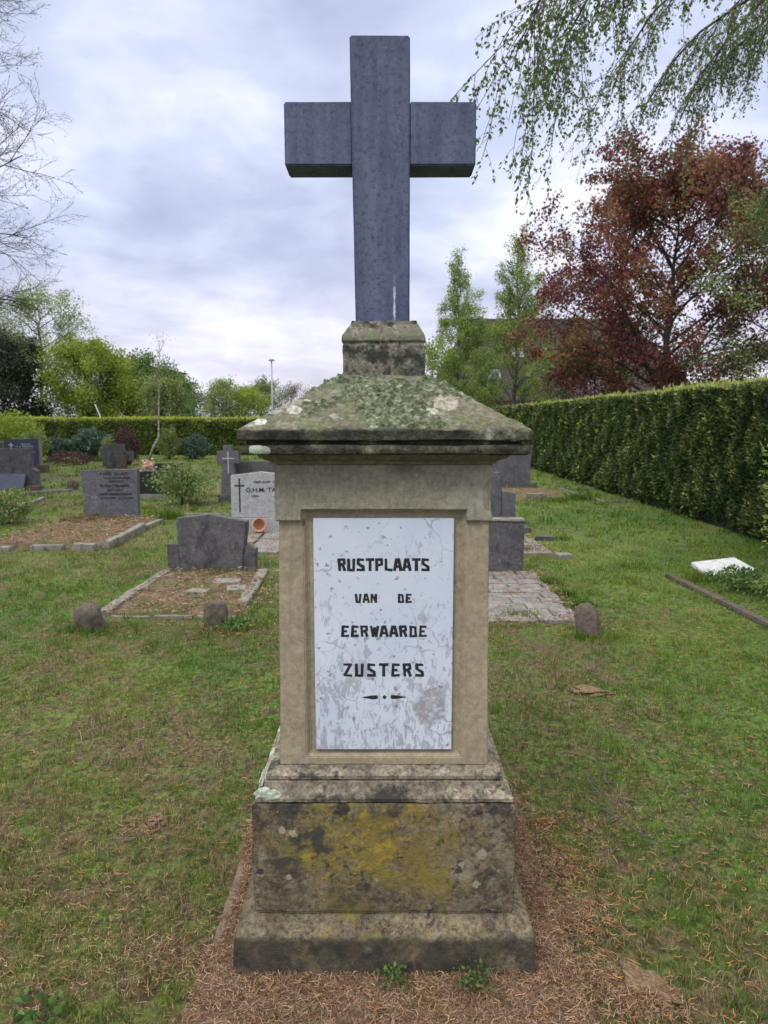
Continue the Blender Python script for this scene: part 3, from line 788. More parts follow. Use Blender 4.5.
for (x, y, w, d, rz) in [(-1.50, 6.75, 0.26, 0.22, 0.1), (-1.68, 6.35, 0.20, 0.16, -0.3), (-1.35, 6.45, 0.18, 0.2, 0.2)]:
    m = MB().box(-w / 2, w / 2, -d / 2, d / 2, 0.0, 0.032).build('slab_remnant', MAT_KERB, plot, 0.006, 0.05, 0.005, 9); m.location = (x, y, 0.006); m.rotation_euler = (0, 0, rz)
zone(P1, 0.30); BEDS.append((P1, 1100))
BEDS.append(([(-1.12, 5.9), (-0.85, 5.9), (-0.85, 7.3), (-1.15, 7.3)], 900))

def post(loc, w, h, label, seed, tilt=(0, 0), rz=0.0, flat=0.75, rd=0.6, dome=0.75):
    bm = bmesh.new(); bmesh.ops.create_cube(bm, size=1)
    bmesh.ops.subdivide_edges(bm, edges=bm.edges[:], cuts=9, use_grid_fill=True)
    for v in bm.verts:
        p = v.co; x, y, z = p.x * 2, p.y * 2, p.z + 0.5
        # superellipse plan, domed top
        l = max(abs(x), abs(y)); r = math.hypot(x, y)
        if r > 1e-6:
            s = (l / r) * rd + 1 - rd; x, y = x * s, y * s
        top = (1 - dome + dome * math.sqrt(max(0, 1 - (max(0, z - 0.62) / 0.385) ** 2.2))) * (1 - 0.12 * (z - 0.5))
        x *= top; y *= top
        n_ = 1 + 0.26 * noise.noise(Vector((x * 1.5 + seed, y * 1.5, z * 2.2)))+ 0.10 * noise.noise(Vector((x * 6 + seed, y * 6, z * 7)))
        v.co = Vector((x * w / 2 * n_, y * w / 2 * flat * n_, (z - 0.15) * h / 0.85))
    me = bpy.data.meshes.new('boundary_post'); bm.to_mesh(me); bm.free()
    me.polygons.foreach_set('use_smooth', [True] * len(me.polygons))
    o = link('boundary_post', me, MAT_STUMP); o.location = loc; o.rotation_euler = (R(tilt[0]), R(tilt[1]), rz)
    return tag(o, label, 'post stone', 'low stone posts marking grave corners')
post((-2.21, 5.27, 0), 0.200, 0.185, 'low rounded brown post stone left of the sunken plot, farthest left of three', 1, (3, -3), 0.1, 0.9, 0.8, 0.72)
post((-1.285, 5.34, 0), 0.165, 0.185, 'low square mossy post stone at the front of the sunken plot beside the monument', 6, (-4, 5), 0.35, 0.8, 0.35, 0.35)
post((1.50, 5.10, 0), 0.165, 0.235, 'low tilted post stone at the corner of the brick paving right of the monument', 11, (-14, -14), -0.4, 0.55, 0.5, 0.8)

# --- engraved headstone left, with rough kerb plot
hs2 = thing('headstone', 'broad rectangular dark headstone engraved with several lines of small text', 'headstone', (-4.28, 11.28, 0), R(3))
MB().prism([(-0.43, 0.02), (0.41, 0.02), (0.42, 0.80), (-0.44, 0.785)], -0.06, 0.06).build('tablet', MAT_GREY2, hs2, 0.005, 0.06, 0.003, 7)
MB().box(-0.02, 0.46, -0.10, 0.08, -0.03, 0.045).build('base_block', MAT_GREY, hs2, 0.006, 0.06, 0.005, 7)
for i, (s, w, x, z, h) in enumerate([('HIER  RUST', 0.42, 0.06, 0.715, 0.052), ('ONZE LIEVE MOEDER', 0.40, 0.10, 0.655, 0.036), ('WEDUWE', 0.24, 0.09, 0.595, 0.055), ('PETRA TERAMPE', 0.45, 0.06, 0.525, 0.055), ('EN VAN', 0.22, 0.06, 0.465, 0.04), ('GERRIT HENDRIK BERGER', 0.50, 0.08, 0.40, 0.046), ('N.24.4.1898   N.13.3.1974', 0.50, 0.09, 0.34, 0.04)]):
    text_part(s, h, x, z, -0.0635, MAT_DTEXT, hs2, width=w)
plot2 = thing('grave_plot', 'mossy grave plot edged with uneven kerb stones before the engraved broad headstone', 'grave plot', (0, 0, 0))
bed([(-4.95, 8.62), (-3.42, 8.62), (-3.50, 11.15), (-4.95, 11.15)], 0.05, plot2, amp=0.07)
kerb_run(MB(), [(-5.0, 8.45), (-4.45, 8.50)], 0.12, 0.075, 0.01, 0.4, 0.012).build('kerb', MAT_KERB, plot2, 0.008, 0.06, 0.008, 9)
kerb_run(MB(), [(-4.28, 8.62), (-3.86, 8.58)], 0.10, 0.05, 0.01, 0.4, 0.012).build('kerb', MAT_KERB, plot2, 0.008, 0.06, 0.008, 9)
kerb_run(MB(), [(-3.74, 8.55), (-3.46, 8.55)], 0.13, 0.10, 0.01, 0.3, 0.012).build('kerb', MAT_KERB, plot2, 0.008, 0.06, 0.008, 9)
kerb_run(MB(), [(-3.40, 8.66), (-3.45, 10.2), (-3.44, 11.0)], 0.11, 0.075, 0.02, 0.62, 0.018).build('kerb', MAT_KERB, plot2, 0.008, 0.06, 0.008, 9)
kerb_run(MB(), [(-3.38, 11.9), (-2.55, 11.9)], 0.08, 0.03, 0.02, 0.62, 0.01).build('kerb', MAT_KERB, plot2, 0.008, 0.06, 0.008, 9)
for (mx, my, mr, mh) in [(-4.55, 11.0, 0.22, 0.11), (-4.2, 11.02, 0.2, 0.07), (-4.75, 10.8, 0.16, 0.09), (-3.95, 10.95, 0.15, 0.06)]:
    lump(mx, my, 0.03, mr, 0.16, mh, 'moss_clump', MAT_MOSSY, plot2, mx, 0.5, 4)
zone([(-5.0, 8.55), (-3.45, 8.55), (-3.5, 11.2), (-5.0, 11.2)], 0.35); BEDS.append(([(-4.95, 8.62), (-3.42, 8.62), (-3.50, 11.15), (-4.95, 11.15)], 1500))
BEDS.append(([(-8.2, 11.4), (-6.3, 11.6), (-6.9, 14.4), (-8.9, 14.4)], 300)); BEDS.append(([(2.2, 14.2), (3.75, 14.2), (3.9, 16.7), (2.3, 16.7)], 400))

# --- black tomb with pink flowers, dark cross, dark slab, pale granite stone
blk = thing('headstone', 'low glossy black headstone half hidden between the engraved headstone and a rose bush', 'headstone', (-4.55, 14.5, 0), R(2))
MB().prism([(-0.52, 0.10), (0.32, 0.10), (0.36, 0.55), (-0.52, 0.55)], -0.16, 0.10).build('tablet', MAT_BLACK, blk, 0.006)
MB().box(-0.5, 0.3, -0.2, 0.14, -0.02, 0.10).build('base_block', MAT_KERB, blk, 0.008)
MB().prism([(-0.20, 0.552), (0.34, 0.552), (0.46, 0.69), (-0.12, 0.69)], 0.28, 0.35).build('back_slab', MAT_BLACK, blk, 0.004)
MB().box(-0.2, 0.34, 0.28, 0.35, -0.02, 0.550).build('back_support', MAT_GREY, blk, 0.004)
fl = thing('flower_bunch', 'small pink and white flower bunch standing on the glossy black headstone', 'flowers', (-4.73, 14.42, 0.55))
k = M('pink_petal'); MAT_PINK = k.done(k.ramp(k.new('ShaderNodeAttribute', attribute_name='rnd').outputs['Fac'], [(0, (0.62, 0.30, 0.27)), (1, (0.78, 0.62, 0.58))]), 0.7, trans=0.2)
P = nr.normal(size=(260, 3)) * [0.055, 0.05, 0.065] + [0, 0, 0.10]
P[:, 2] = np.abs(P[:, 2])
V, F, r_ = leaf_cards(P, 0.045, 0.8, seed=3); np_mesh('petals', V, F, MAT_PINK, fl, r_)
MB().tube([(0, 0, 0), (0, 0, 0.09)], [0.03, 0.045], 10).build('pot', MAT_KERB, fl)

dc = thing('cross_headstone', 'dark stone cross grave marker engraved with a thin white cross', 'headstone', (-2.99, 13.9, 0), R(-2))
MB().prism([(-0.15, 0.10), (0.14, 0.10), (0.115, 0.74), (0.215, 0.74), (0.215, 0.98), (0.085, 0.98), (0.085, 1.09), (-0.095, 1.09), (-0.095, 0.98), (-0.215, 0.98), (-0.215, 0.74), (-0.125, 0.74)], -0.07, 0.06).build('cross', MAT_GREY2, dc, 0.006)
MB().box(-0.20, 0.20, -0.12, 0.12, -0.03, 0.14).build('base_block', MAT_GREY, dc, 0.008)
e_ = MB(); e_.box(-0.006, 0.006, -0.0725, -0.070, 0.55, 0.96); e_.box(-0.12, -0.008, -0.0725, -0.070, 0.83, 0.842); e_.box(0.008, 0.12, -0.0725, -0.070, 0.83, 0.842)
e_.build('engraved_cross', MAT_WTEXT, dc)
ds = thing('headstone', 'dark plain rectangular headstone behind the pale granite headstone, beside the dark cross', 'headstone', (-2.60, 14.2, 0), R(2))
MB().prism([(-0.36, -0.03), (0.50, -0.03), (0.50, 0.76), (-0.36, 0.77)], -0.06, 0.06).build('tablet', MAT_GREY, ds, 0.006, 0.08, 0.004, 7)

# (pale granite stone)
pg = thing('headstone', 'pale grey granite headstone with a tall thin cross and the name beside it', 'headstone', (-1.72, 10.1, 0), 0.0)
MB().prism([(-0.425, 0.20), (0.40, 0.20), (0.40, 0.80), (0.0, 0.845), (-0.425, 0.795)], -0.06, 0.05).build('tablet', MAT_LIGHT, pg, 0.005, 0.06, 0.002, 7)
MB().box(-0.30, 0.42, -0.12, 0.10, -0.02, 0.197).build('base_block', MAT_LIGHT, pg, 0.006, 0.06, 0.003, 7)
e_ = MB(); e_.box(-0.313, -0.293, -0.063, -0.060, 0.28, 0.755); e_.box(-0.375, -0.315, -0.063, -0.060, 0.64, 0.663); e_.box(-0.291, -0.232, -0.063, -0.060, 0.64, 0.663)
e_.build('engraved_cross', MAT_DTEXT, pg)
text_part('HIER RUST ONZE', 0.042, 0.10, 0.69, -0.063, MAT_DTEXT, pg, width=0.40)
text_part('G.H.M. TAKE', 0.085, -0.215, 0.565, -0.063, MAT_DTEXT, pg, align='LEFT', width=0.53)
text_part('1904', 0.045, -0.09, 0.49, -0.063, MAT_DTEXT, pg, width=0.10)
text_part('1970', 0.045, 0.22, 0.485, -0.063, MAT_DTEXT, pg, width=0.10)
def paving(name, label, rects, z=0.03, mat=None, parent=None):
    t = thing(name, label, 'paving', (0, 0, 0))
    mb = MB()
    for (poly) in rects:
        hh = z + rng.uniform(-0.006, 0.006)
        mb.slab(poly, -0.03, hh)
    mb.build('slabs', mat or MAT_PAVER, t, 0.006)
    return t
paving('paving', 'pale broken flagstones lying in front of the pale granite headstone', [[(-1.98, 9.0), (-1.65, 9.02), (-1.66, 9.9), (-2.02, 9.9)], [(-1.62, 9.3), (-1.1, 9.3), (-1.1, 9.9), (-1.63, 9.9)], [(-1.62, 8.35), (-1.25, 8.3), (-1.22, 9.25), (-1.62, 9.27)], [(-1.2, 8.3), (-0.8, 8.3), (-0.8, 9.25), (-1.18, 9.25)]], 0.03)
zone([(-2.1, 9.0), (-0.9, 8.3), (-0.9, 9.95), (-2.1, 9.95)], 0.05); BEDS.append(([(-2.1, 8.9), (-0.8, 8.3), (-0.8, 9.95), (-2.1, 9.95)], 300))
# terracotta pot on its side
pot = MB()
pr = [(0.060, 0.0), (0.072, 0.05), (0.082, 0.10), (0.098, 0.105), (0.100, 0.13), (0.086, 0.132), (0.074, 0.10), (0.055, 0.02), (0.0, 0.018)]
n = 20; V = []; F = []
for r0, z0 in pr:
    for i in range(n): t = 2 * math.pi * i / n; V.append((r0 * math.cos(t), r0 * math.sin(t), z0))
for j in range(len(pr) - 1):
    for i in range(n): F.append((j * n + i, j * n + (i + 1) % n, (j + 1) * n + (i + 1) % n, (j + 1) * n + i))
F.append(tuple(range(n - 1, -1, -1)))
pot.add(V, F); po = pot.build('flower_pot', MAT_TERRA, smooth=True)
po.location = (-1.73, 9.86, 0.115); po.rotation_euler = (R(78), 0, R(12))
tag(po, 'small terracotta flower pot lying on its side against the pale granite headstone', 'flower pot')

# --- far left stones
ls = thing('headstone', 'wide weathered grey headstone with a tilted dark blue plate in front, at the left edge', 'headstone', (-8.35, 16.4, 0), R(4))
MB().prism([(-0.62, 0), (0.33, 0), (0.33, 0.44), (0.40, 0.44), (0.40, 0.0), (0.42, 0.0), (0.42, 0.46), (0.35, 0.50), (0.34, 0.93), (-0.62, 0.93)][:2] + [(0.34, 0.93), (-0.62, 0.93)], -0.09, 0.07).build('tablet', MAT_GREY, ls, 0.006, 0.08, 0.005, 7)
MB().prism([(0.345, 0.0), (0.46, 0.0), (0.46, 0.42), (0.345, 0.5)], -0.12, 0.10).build('side_block', MAT_GREY, ls, 0.006)
MB().box(0.30, 0.58, -0.35, -0.13, -0.02, 0.10).build('base_block', MAT_STUMP, ls, 0.008)
pb = MB().box(-0.32, 0.32, -0.02, 0.02, 0, 0.40).build('blue_plate', MAT_BLUESLAB, ls, 0.004); pb.location = (-0.08, -0.34, 0.02); pb.rotation_euler = (R(-32), 0, 0)
lb = thing('headstone', 'blue grey polished headstone with white cross and white lettering, behind the wide weathered stone', 'headstone', (-10.9, 21.8, 0), R(3))
MB().prism([(-0.55, 0.05), (0.50, 0.05), (0.48, 1.02), (-0.52, 1.0)], -0.06, 0.06).build('tablet', MAT_BLUESLAB, lb, 0.006)
MB().prism([(0.503, 0.0), (0.54, 0.0), (0.52, 1.02), (0.485, 1.02)], -0.08, 0.08).build('pale_edge', MAT_KERB, lb, 0.004)
MB().box(0.44, 0.72, -0.3, 0.1, -0.02, 0.24).build('base_block', MAT_STUMP, lb, 0.008)
e_ = MB(); e_.box(-0.33, -0.30, -0.064, -0.061, 0.72, 0.90); e_.box(-0.39, -0.332, -0.064, -0.061, 0.82, 0.85); e_.box(-0.298, -0.24, -0.064, -0.061, 0.82, 0.85)
e_.build('engraved_cross', MAT_WTEXT, lb)
text_part('HIER RUST', 0.055, 0.12, 0.84, -0.064, MAT_WTEXT, lb, width=0.28); text_part('H. A. BERENDS', 0.07, 0.08, 0.765, -0.064, MAT_WTEXT, lb, width=0.50); text_part('1971', 0.07, 0.30, 0.60, -0.064, MAT_WTEXT, lb, width=0.14)
fl_ = thing('headstone', 'brownish headstone sliver at the far left edge of the photo, by the bright green shrub', 'headstone', (-10.9, 19.8, 0))
MB().prism([(-0.4, 0), (0.42, 0), (0.42, 0.96), (0.30, 1.08), (-0.3, 1.08), (-0.4, 0.96)], -0.07, 0.07).build('tablet', MAT_STUMP, fl_, 0.006)
MB().box(-0.48, 0.5, -0.14, 0.14, -0.02, 0.12).build('base_block', MAT_GREY, fl_, 0.006)
f7 = thing('headstone', 'distant plain dark headstone with a side block, under the reddish shrub near the far hedge', 'headstone', (-8.95, 24.0, 0))
MB().prism([(-0.40, 0), (0.33, 0), (0.33, 0.80), (-0.40, 0.80)], -0.08, 0.07).build('tablet', MAT_GREY, f7, 0.006)
MB().prism([(0.335, 0.22), (0.62, 0.22), (0.62, 0.56), (0.335, 0.56)], -0.05, 0.05).build('side_block', MAT_GREY, f7, 0.006)
MB().box(0.10, 0.42, -0.24, -0.083, 0, 0.42).build('brown_block', MAT_STUMP, f7, 0.006)
k1 = kerb_run(MB(), [(-8.3, 14.4), (-7.5, 15.2), (-6.9, 15.9)], 0.10, 0.06, 0.01, 0.6).build('grave_kerb', MAT_KERB, None, 0.006)
tag(k1, 'low mossy kerb running in front of the stone with the blue plate', 'kerb')
post((-7.08, 16.3, 0), 0.22, 0.24, 'small dark block stone at the end of the mossy kerb on the left', 21, (0, 0), 0.3, 1.0)
k2_ = kerb_run(MB(), [(-7.0, 19.6), (-5.4, 19.9)], 0.10, 0.06, 0.01, 0.8).build('grave_kerb', MAT_KERB, None, 0.006)
tag(k2_, 'pale thin kerb on the lawn behind the engraved broad headstone', 'kerb')
kerb_bed = thing('grave_plot', 'brown leaf covered plot between the stone with blue plate and the left bush', 'grave plot')
bed([(-8.2, 11.4), (-6.3, 11.6), (-6.9, 14.4), (-8.9, 14.4)], 0.02, kerb_bed)
kerb_run(MB(), [(-6.15, 11.4), (-6.8, 14.3)], 0.09, 0.05, 0.02, 0.6).build('kerb', MAT_KERB, kerb_bed, 0.006)
zone([(-8.2, 11.4), (-6.3, 11.6), (-6.9, 14.4), (-8.9, 14.4)], 0.15)

# --- right of the monument
r1 = thing('headstone', 'dark low headstone with a pale lichen top edge at the head of the brick paving', 'headstone', (0.9, 7.36, 0))
MB().prism([(-0.55, -0.03), (0.535, -0.03), (0.535, 0.53), (-0.55, 0.53)], -0.08, 0.07).build('tablet', MAT_GREY, r1, 0.006, 0.05, 0.004, 7)
MB().prism([(-0.56, 0.533), (0.545, 0.533), (0.54, 0.555), (-0.56, 0.555)], -0.09, 0.08).build('coping', MAT_KERB, r1, 0.004, 0.05, 0.004, 9)
pav = thing('brick_paving', 'grey brick paving with rust brown litter running up to the low lichen topped headstone', 'paving')
mb = MB(); y = 5.42; row = 0
while y < 7.2:
    x = 0.28 + (0.16 if row % 2 else 0.0); d = 0.185
    while x < 1.50:
        w = 0.235 + rng.uniform(0, 0.09)
        jx, jy, jz = rng.uniform(-.008, .008), rng.uniform(-.007, .007), rng.uniform(-.006, .005)
        mb.slab([(x + jx, y + jy), (min(x + w, 1.53) + jx, y + jy), (min(x + w, 1.53) + jx, y + d - 0.014 + jy), (x + jx, y + d - 0.014 + jy)], -0.03, 0.022 + jz); x += w + 0.012
    y += d; row += 1
mb.build('bricks', MAT_PAVER, pav, 0.004, seg=1)
bed([(0.26, 5.38), (1.54, 5.38), (1.54, 7.22), (0.26, 7.22)], 0.010, pav, 'joint_sand', 0.002)
zone([(0.2, 5.35), (1.5, 5.35), (1.56, 7.3), (0.2, 7.3)], 0.01)
BEDS.append(([(0.2, 5.30), (1.56, 5.30), (1.56, 5.55), (0.2, 5.55)], 900)); BEDS.append(([(1.44, 5.3), (1.6, 5.3), (1.62, 7.3), (1.46, 7.3)], 900)); BEDS.append(([(0.2, 5.5), (1.5, 5.5), (1.5, 7.2), (0.2, 7.2)], 260)); BEDS.append(([(0.3, 7.0), (1.5, 7.0), (1.5, 7.28), (0.3, 7.28)], 800))
r2 = thing('headstone', 'dark stepped headstone seen behind the low lichen topped headstone', 'headstone', (1.35, 10.1, 0), R(3))
MB().prism([(-0.55, 0.2), (0.29, 0.2), (0.29, 0.84), (-0.55, 0.84)], -0.09, 0.05).build('tablet', MAT_GREY2, r2, 0.006, 0.06, 0.003, 7)
MB().prism([(0.293, 0.2), (0.49, 0.2), (0.50, 0.54), (0.40, 0.565), (0.293, 0.56)], -0.08, 0.05).build('side_block', MAT_GREY2, r2, 0.006, 0.06, 0.003, 7)
MB().box(-0.62, 0.56, -0.14, 0.10, -0.03, 0.197).build('base_block', MAT_GREY, r2, 0.006)
paving('paving', 'reddish littered paving slabs before the stepped dark headstone right of the monument', [[(0.9, 8.3), (1.45, 8.3), (1.45, 8.8), (0.9, 8.8)], [(1.47, 8.3), (1.98, 8.3), (1.98, 8.8), (1.47, 8.8)], [(0.9, 8.82), (1.45, 8.82), (1.45, 9.35), (0.9, 9.35)], [(1.47, 8.82), (1.95, 8.82), (1.95, 9.35), (1.47, 9.35)], [(0.9, 9.37), (1.9, 9.37), (1.9, 9.8), (0.9, 9.8)]], 0.02)
zone([(0.8, 8.2), (2.0, 8.2), (2.0, 9.9), (0.8, 9.9)], 0.08); BEDS.append(([(0.8, 8.2), (2.0, 8.2), (2.0, 9.9), (0.8, 9.9)], 700))
def block(name, label, cat, loc, dims, rz, mat, tilt=0.0, group=None):
    w, d, h = dims
    o = MB().prism([(-w / 2, -0.03), (w / 2, -0.03), (w / 2 - 0.01, h), (-w / 2 + 0.006, h * 0.93)], -d / 2, d / 2).build(name, mat, None, 0.008, 0.04, 0.008, 9)
    o.location = loc; o.rotation_euler = (0, R(tilt), rz); return tag(o, label, cat, group)
block('kerb_stone', 'small pale flat kerb stone on grass nearest the brick paving, right of the monument', 'kerb stone', (2.06, 8.12, 0), (0.19, 0.16, 0.045), 0.1, MAT_KERB, 3, 'loose kerb stones')
block('kerb_stone', 'small dark flat kerb stone behind the pale one, beside the reddish slabs', 'kerb stone', (2.12, 9.35, 0), (0.26, 0.14, 0.05), -0.1, MAT_GREY, 0, 'loose kerb stones')
block('kerb_stone', 'dark kerb stone at the foot of the stepped headstone', 'kerb stone', (2.00, 10.15, 0), (0.14, 0.35, 0.07), 0.0, MAT_GREY, 0, 'loose kerb stones')
r3 = thing('headstone', 'farthest dark wide headstone on the right, just under the monument cap corner', 'headstone', (2.9, 17.1, 0), R(2))
MB().prism([(-0.9, 0.10), (0.56, 0.10), (0.58, 0.80), (-0.9, 0.83)], -0.09, 0.07).build('tablet', MAT_GREY2, r3, 0.006, 0.1, 0.004, 5)
MB().box(-1.0, 0.70, -0.22, 0.14, -0.02, 0.098).build('base_block', MAT_GREY, r3, 0.008)
p3 = thing('grave_plot', 'flat brown grave plot with a grey kerb block before the farthest wide headstone', 'grave plot')
bed([(2.2, 14.2), (3.75, 14.2), (3.9, 16.7), (2.3, 16.7)], 0.02, p3)
kerb_run(MB(), [(2.85, 14.35), (3.25, 14.4)], 0.14, 0.12, 0.01, 0.4).build('kerb_block', MAT_KERB, p3, 0.008)
kerb_run(MB(), [(3.3, 14.35), (3.8, 14.5)], 0.05, 0.03, 0.01, 0.4).build('kerb', MAT_KERB, p3, 0.004)
zone([(2.2, 14.2), (3.75, 14.2), (3.9, 16.7), (2.3, 16.7)], 0.25)
k3_ = kerb_run(MB(), [(4.22, 13.75), (5.2, 13.9), (5.35, 16.6), (4.0, 16.4), (4.22, 13.75)], 0.055, 0.035, 0.004, 1.2, 0.004).build('grave_kerb', MAT_KERB, None, 0.006)
tag(k3_, 'thin pale rectangular kerb outline in the grass close to the clipped dark hedge', 'kerb')
# white slab and long kerb stone
ws = MB().slab([(-0.27, -0.20), (0.27, -0.17), (0.25, 0.22), (-0.24, 0.19)], 0, 0.045).build('memorial_slab', MAT_WHITE, None, 0.006)
ws.location = (3.46, 7.22, 0.035); ws.rotation_euler = (R(9), R(-4), R(5)); tag(ws, 'white marble slab lying tilted in the grass by the right edge', 'slab')
k4_ = kerb_run(MB(), [(2.86, 7.1), (2.96, 5.0)], 0.09, 0.028, 0.003, 1.1, 0.006).build('grave_kerb', MAT_STUMP, None, 0.01, 0.05, 0.01, 8)
tag(k4_, 'long mossy brown kerb stone in the grass below the white slab', 'kerb')
zone([(2.81, 7.1), (2.92, 7.1), (3.01, 5.0), (2.91, 5.0)], 0.05)

# ------------------------------------------------------------------ hedges
MAT_HEDGE = leafmat('conifer_hedge_spray', [(0.0, (0.018, 0.034, 0.013)), (0.4, (0.038, 0.068, 0.022)), (0.72, (0.075, 0.115, 0.034)), (0.88, (0.17, 0.22, 0.065)), (1.0, (0.36, 0.40, 0.12))], 0.25)
k = M('hedge_twigs'); MAT_HCORE = k.done(k.ramp(k.noise(9, 6, 1.0), [(0.4, (0.020, 0.020, 0.013)), (0.65, (0.04, 0.045, 0.022))]), 0.95)
MAT_HEDGE2 = leafmat('privet_hedge_leaf', [(0.0, (0.05, 0.085, 0.025)), (0.4, (0.12, 0.18, 0.045)), (0.75, (0.22, 0.30, 0.06)), (1.0, (0.46, 0.52, 0.09))], 0.35)
def hedge(name, label, x0, x1, y0, y1, h, mat, faces, core_in=0.09, seed=1, top_bright=0.25):
    t = thing(name, label, 'hedge')
    MB().box(x0 + core_in, x1 - core_in, y0 + core_in, y1 - core_in, -0.02, h - core_in).build('twig_core', MAT_HCORE, t, 0.0)
    g = np.random.default_rng(seed); Vs = []; Fs = []; Rs = []; off = 0
    for (kind, n, size, rngy) in faces:
        a, b = rngy
        if kind == 'xlow':   # face at x0, along y a..b
            yy = g.uniform(a, b, n); zz_ = g.uniform(0.06, h, n) ; dp = g.uniform(-0.04, 0.12, n)
            dp = dp + 0.035 * np.sin(yy * 5.1 + np.sin(yy * 2.2) * 2)+ 0.03 * np.sin(zz_ * 7 + yy * 3 + np.sin(yy*13)) + 0.05*(zz_<0.18)
            P = np.stack([x0 + dp, yy, zz_], 1); ax = np.tile([-0.6, 0, 0.55], (n, 1))
            cl = 0.5 + 0.5 * np.sin(yy * 11 + np.sin(zz_ * 5) * 1.5) * np.cos(zz_ * 6 + yy * 2)
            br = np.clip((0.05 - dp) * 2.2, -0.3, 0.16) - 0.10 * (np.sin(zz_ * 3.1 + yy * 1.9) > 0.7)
        elif kind == 'ylow':
            xx = g.uniform(a, b, n); zz_ = g.uniform(0.03, h, n); dp = g.uniform(-0.06, 0.15, n)
            dp = dp + 0.05 * np.sin(xx * 3.1 + np.sin(xx * 1.7)*2)
            P = np.stack([xx, y0 + dp, zz_], 1); ax = np.tile([0, -0.6, 0.5], (n, 1)); cl = clumpf(P, 2.5); br = 0
        else:                # top
            xx = g.uniform(x0, x1, n) if kind == 'topy' else g.uniform(a, b, n)
            yy = g.uniform(a, b, n) if kind == 'topy' else g.uniform(y0, y1, n)
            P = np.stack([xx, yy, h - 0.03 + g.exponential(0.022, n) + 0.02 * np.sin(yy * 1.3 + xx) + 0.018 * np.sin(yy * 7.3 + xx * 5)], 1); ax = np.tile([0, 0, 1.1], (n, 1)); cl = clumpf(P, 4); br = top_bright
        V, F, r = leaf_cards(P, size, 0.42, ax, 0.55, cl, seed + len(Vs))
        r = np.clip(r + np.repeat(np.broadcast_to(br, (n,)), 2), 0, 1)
        Vs.append(V); Fs.append(F + off); Rs.append(r); off += len(V)
    np_mesh('foliage', np.concatenate(Vs), np.concatenate(Fs), mat, t, np.concatenate(Rs))
    return t
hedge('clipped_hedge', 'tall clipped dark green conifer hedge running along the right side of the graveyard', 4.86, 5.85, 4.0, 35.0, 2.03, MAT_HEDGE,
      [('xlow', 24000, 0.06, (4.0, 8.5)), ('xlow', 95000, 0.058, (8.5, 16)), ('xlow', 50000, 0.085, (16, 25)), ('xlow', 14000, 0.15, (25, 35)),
       ('topy', 18000, 0.07, (4.0, 12)), ('topy', 26000, 0.08, (12, 35))], seed=5, top_bright=0.8)  # light falling on the hedge top is painted in as paler leaf colour
hedge('clipped_hedge', 'lower clipped bright green hedge closing the far end of the graveyard', -30.0, 4.4, 33.2, 34.2, 1.62, MAT_HEDGE2,
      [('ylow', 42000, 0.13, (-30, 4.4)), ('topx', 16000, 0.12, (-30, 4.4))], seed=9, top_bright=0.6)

# ------------------------------------------------------------------ trees
def rvec(g): return Vector((g.gauss(0, 1), g.gauss(0, 1), g.gauss(0, 1)))
def skeleton(H, R_, base, lean, nlimb, kids, env, g, trunk_r, up=0.35, wob=0.12, grav=0.0, ratio=0.45, trunk_pts=None, ang=0.8, seg=(8, 5, 4, 3), limb_r=0.42):
    """returns list of levels; each level a list of (pts, radii); and twig tips"""
    lv = [[] for _ in range(len(kids) + 2)]; tips = []
    if trunk_pts is None:
        n = seg[0]; tp = []
        for i in range(n + 1):
            t = i / n; tp.append(Vector((lean[0] * t + g.gauss(0, 0.012) * H * t, lean[1] * t + g.gauss(0, 0.012) * H * t, H * t * 0.97)))
    else: tp = [Vector(p) for p in trunk_pts]
    n = len(tp) - 1
    lv[0].append((tp, [trunk_r * (1 - 0.93 * (i / n) ** 0.9) + 0.004 for i in range(n + 1)]))
    def along(pts, t):
        q = t * (len(pts) - 1); i = min(int(q), len(pts) - 2); return pts[i].lerp(pts[i + 1], q - i), (pts[i + 1] - pts[i]).normalized()
    def grow(p, d, L, r, level):
        ns = seg[min(level, len(seg) - 1)]; pts = [p]; 
        for i in range(ns):
            d = (d + rvec(g) * wob + Vector((0, 0, grav if level > 1 else grav * 0.4))).normalized(); p = p + d * (L / ns); pts.append(p)
        lv[level].append((pts, [max(r * (1 - 0.8 * i / ns), 0.0025) for i in range(ns + 1)]))
        if level - 1 >= len(kids):
            tips.extend(pts[1:]); return
        if level - 1 == len(kids) - 1: tips.append(pts[-1])
        for k_ in range(kids[level - 1]):
            t = 0.22 + 0.78 * (k_ + g.random()) / kids[level - 1]
            q, dd = along(pts, min(t, 0.99)); side = rvec(g).cross(dd).normalized()
            a = ang * g.uniform(0.6, 1.25)
            grow(q, (dd * math.cos(a) + side * math.sin(a) + Vector((0, 0, 0.12))).normalized(), L * ratio * (1.25 - 0.6 * t) * g.uniform(0.75, 1.2), max(r * 0.5 * (1 - 0.5 * t), 0.004), level + 1)
    for i in range(nlimb):
        t = base + (0.985 - base) * (i + g.random()) / nlimb
        q, dd = along(tp, t); az = i * 2.4 + g.uniform(-0.5, 0.5)
        e = env((t - base) / (1 - base)); u_ = up + 0.6 * ((t - base) / (1 - base))
        d = Vector((math.cos(az), math.sin(az), u_)).normalized()
        grow(q, d, max(0.3, R_ * e) * g.uniform(0.8, 1.15), trunk_r * limb_r * (1 - 0.7 * t) + 0.006, 1)
    return lv, tips
def env_round(t): return math.sin(math.pi * min(1, (t * 0.82 + 0.16))) ** 0.6
def env_cone(t): return (1 - t) ** 0.8 * 0.9 + 0.12
def env_oval(t): return 0.35 + 0.75 * math.sin(math.pi * (t * 0.85 + 0.1))
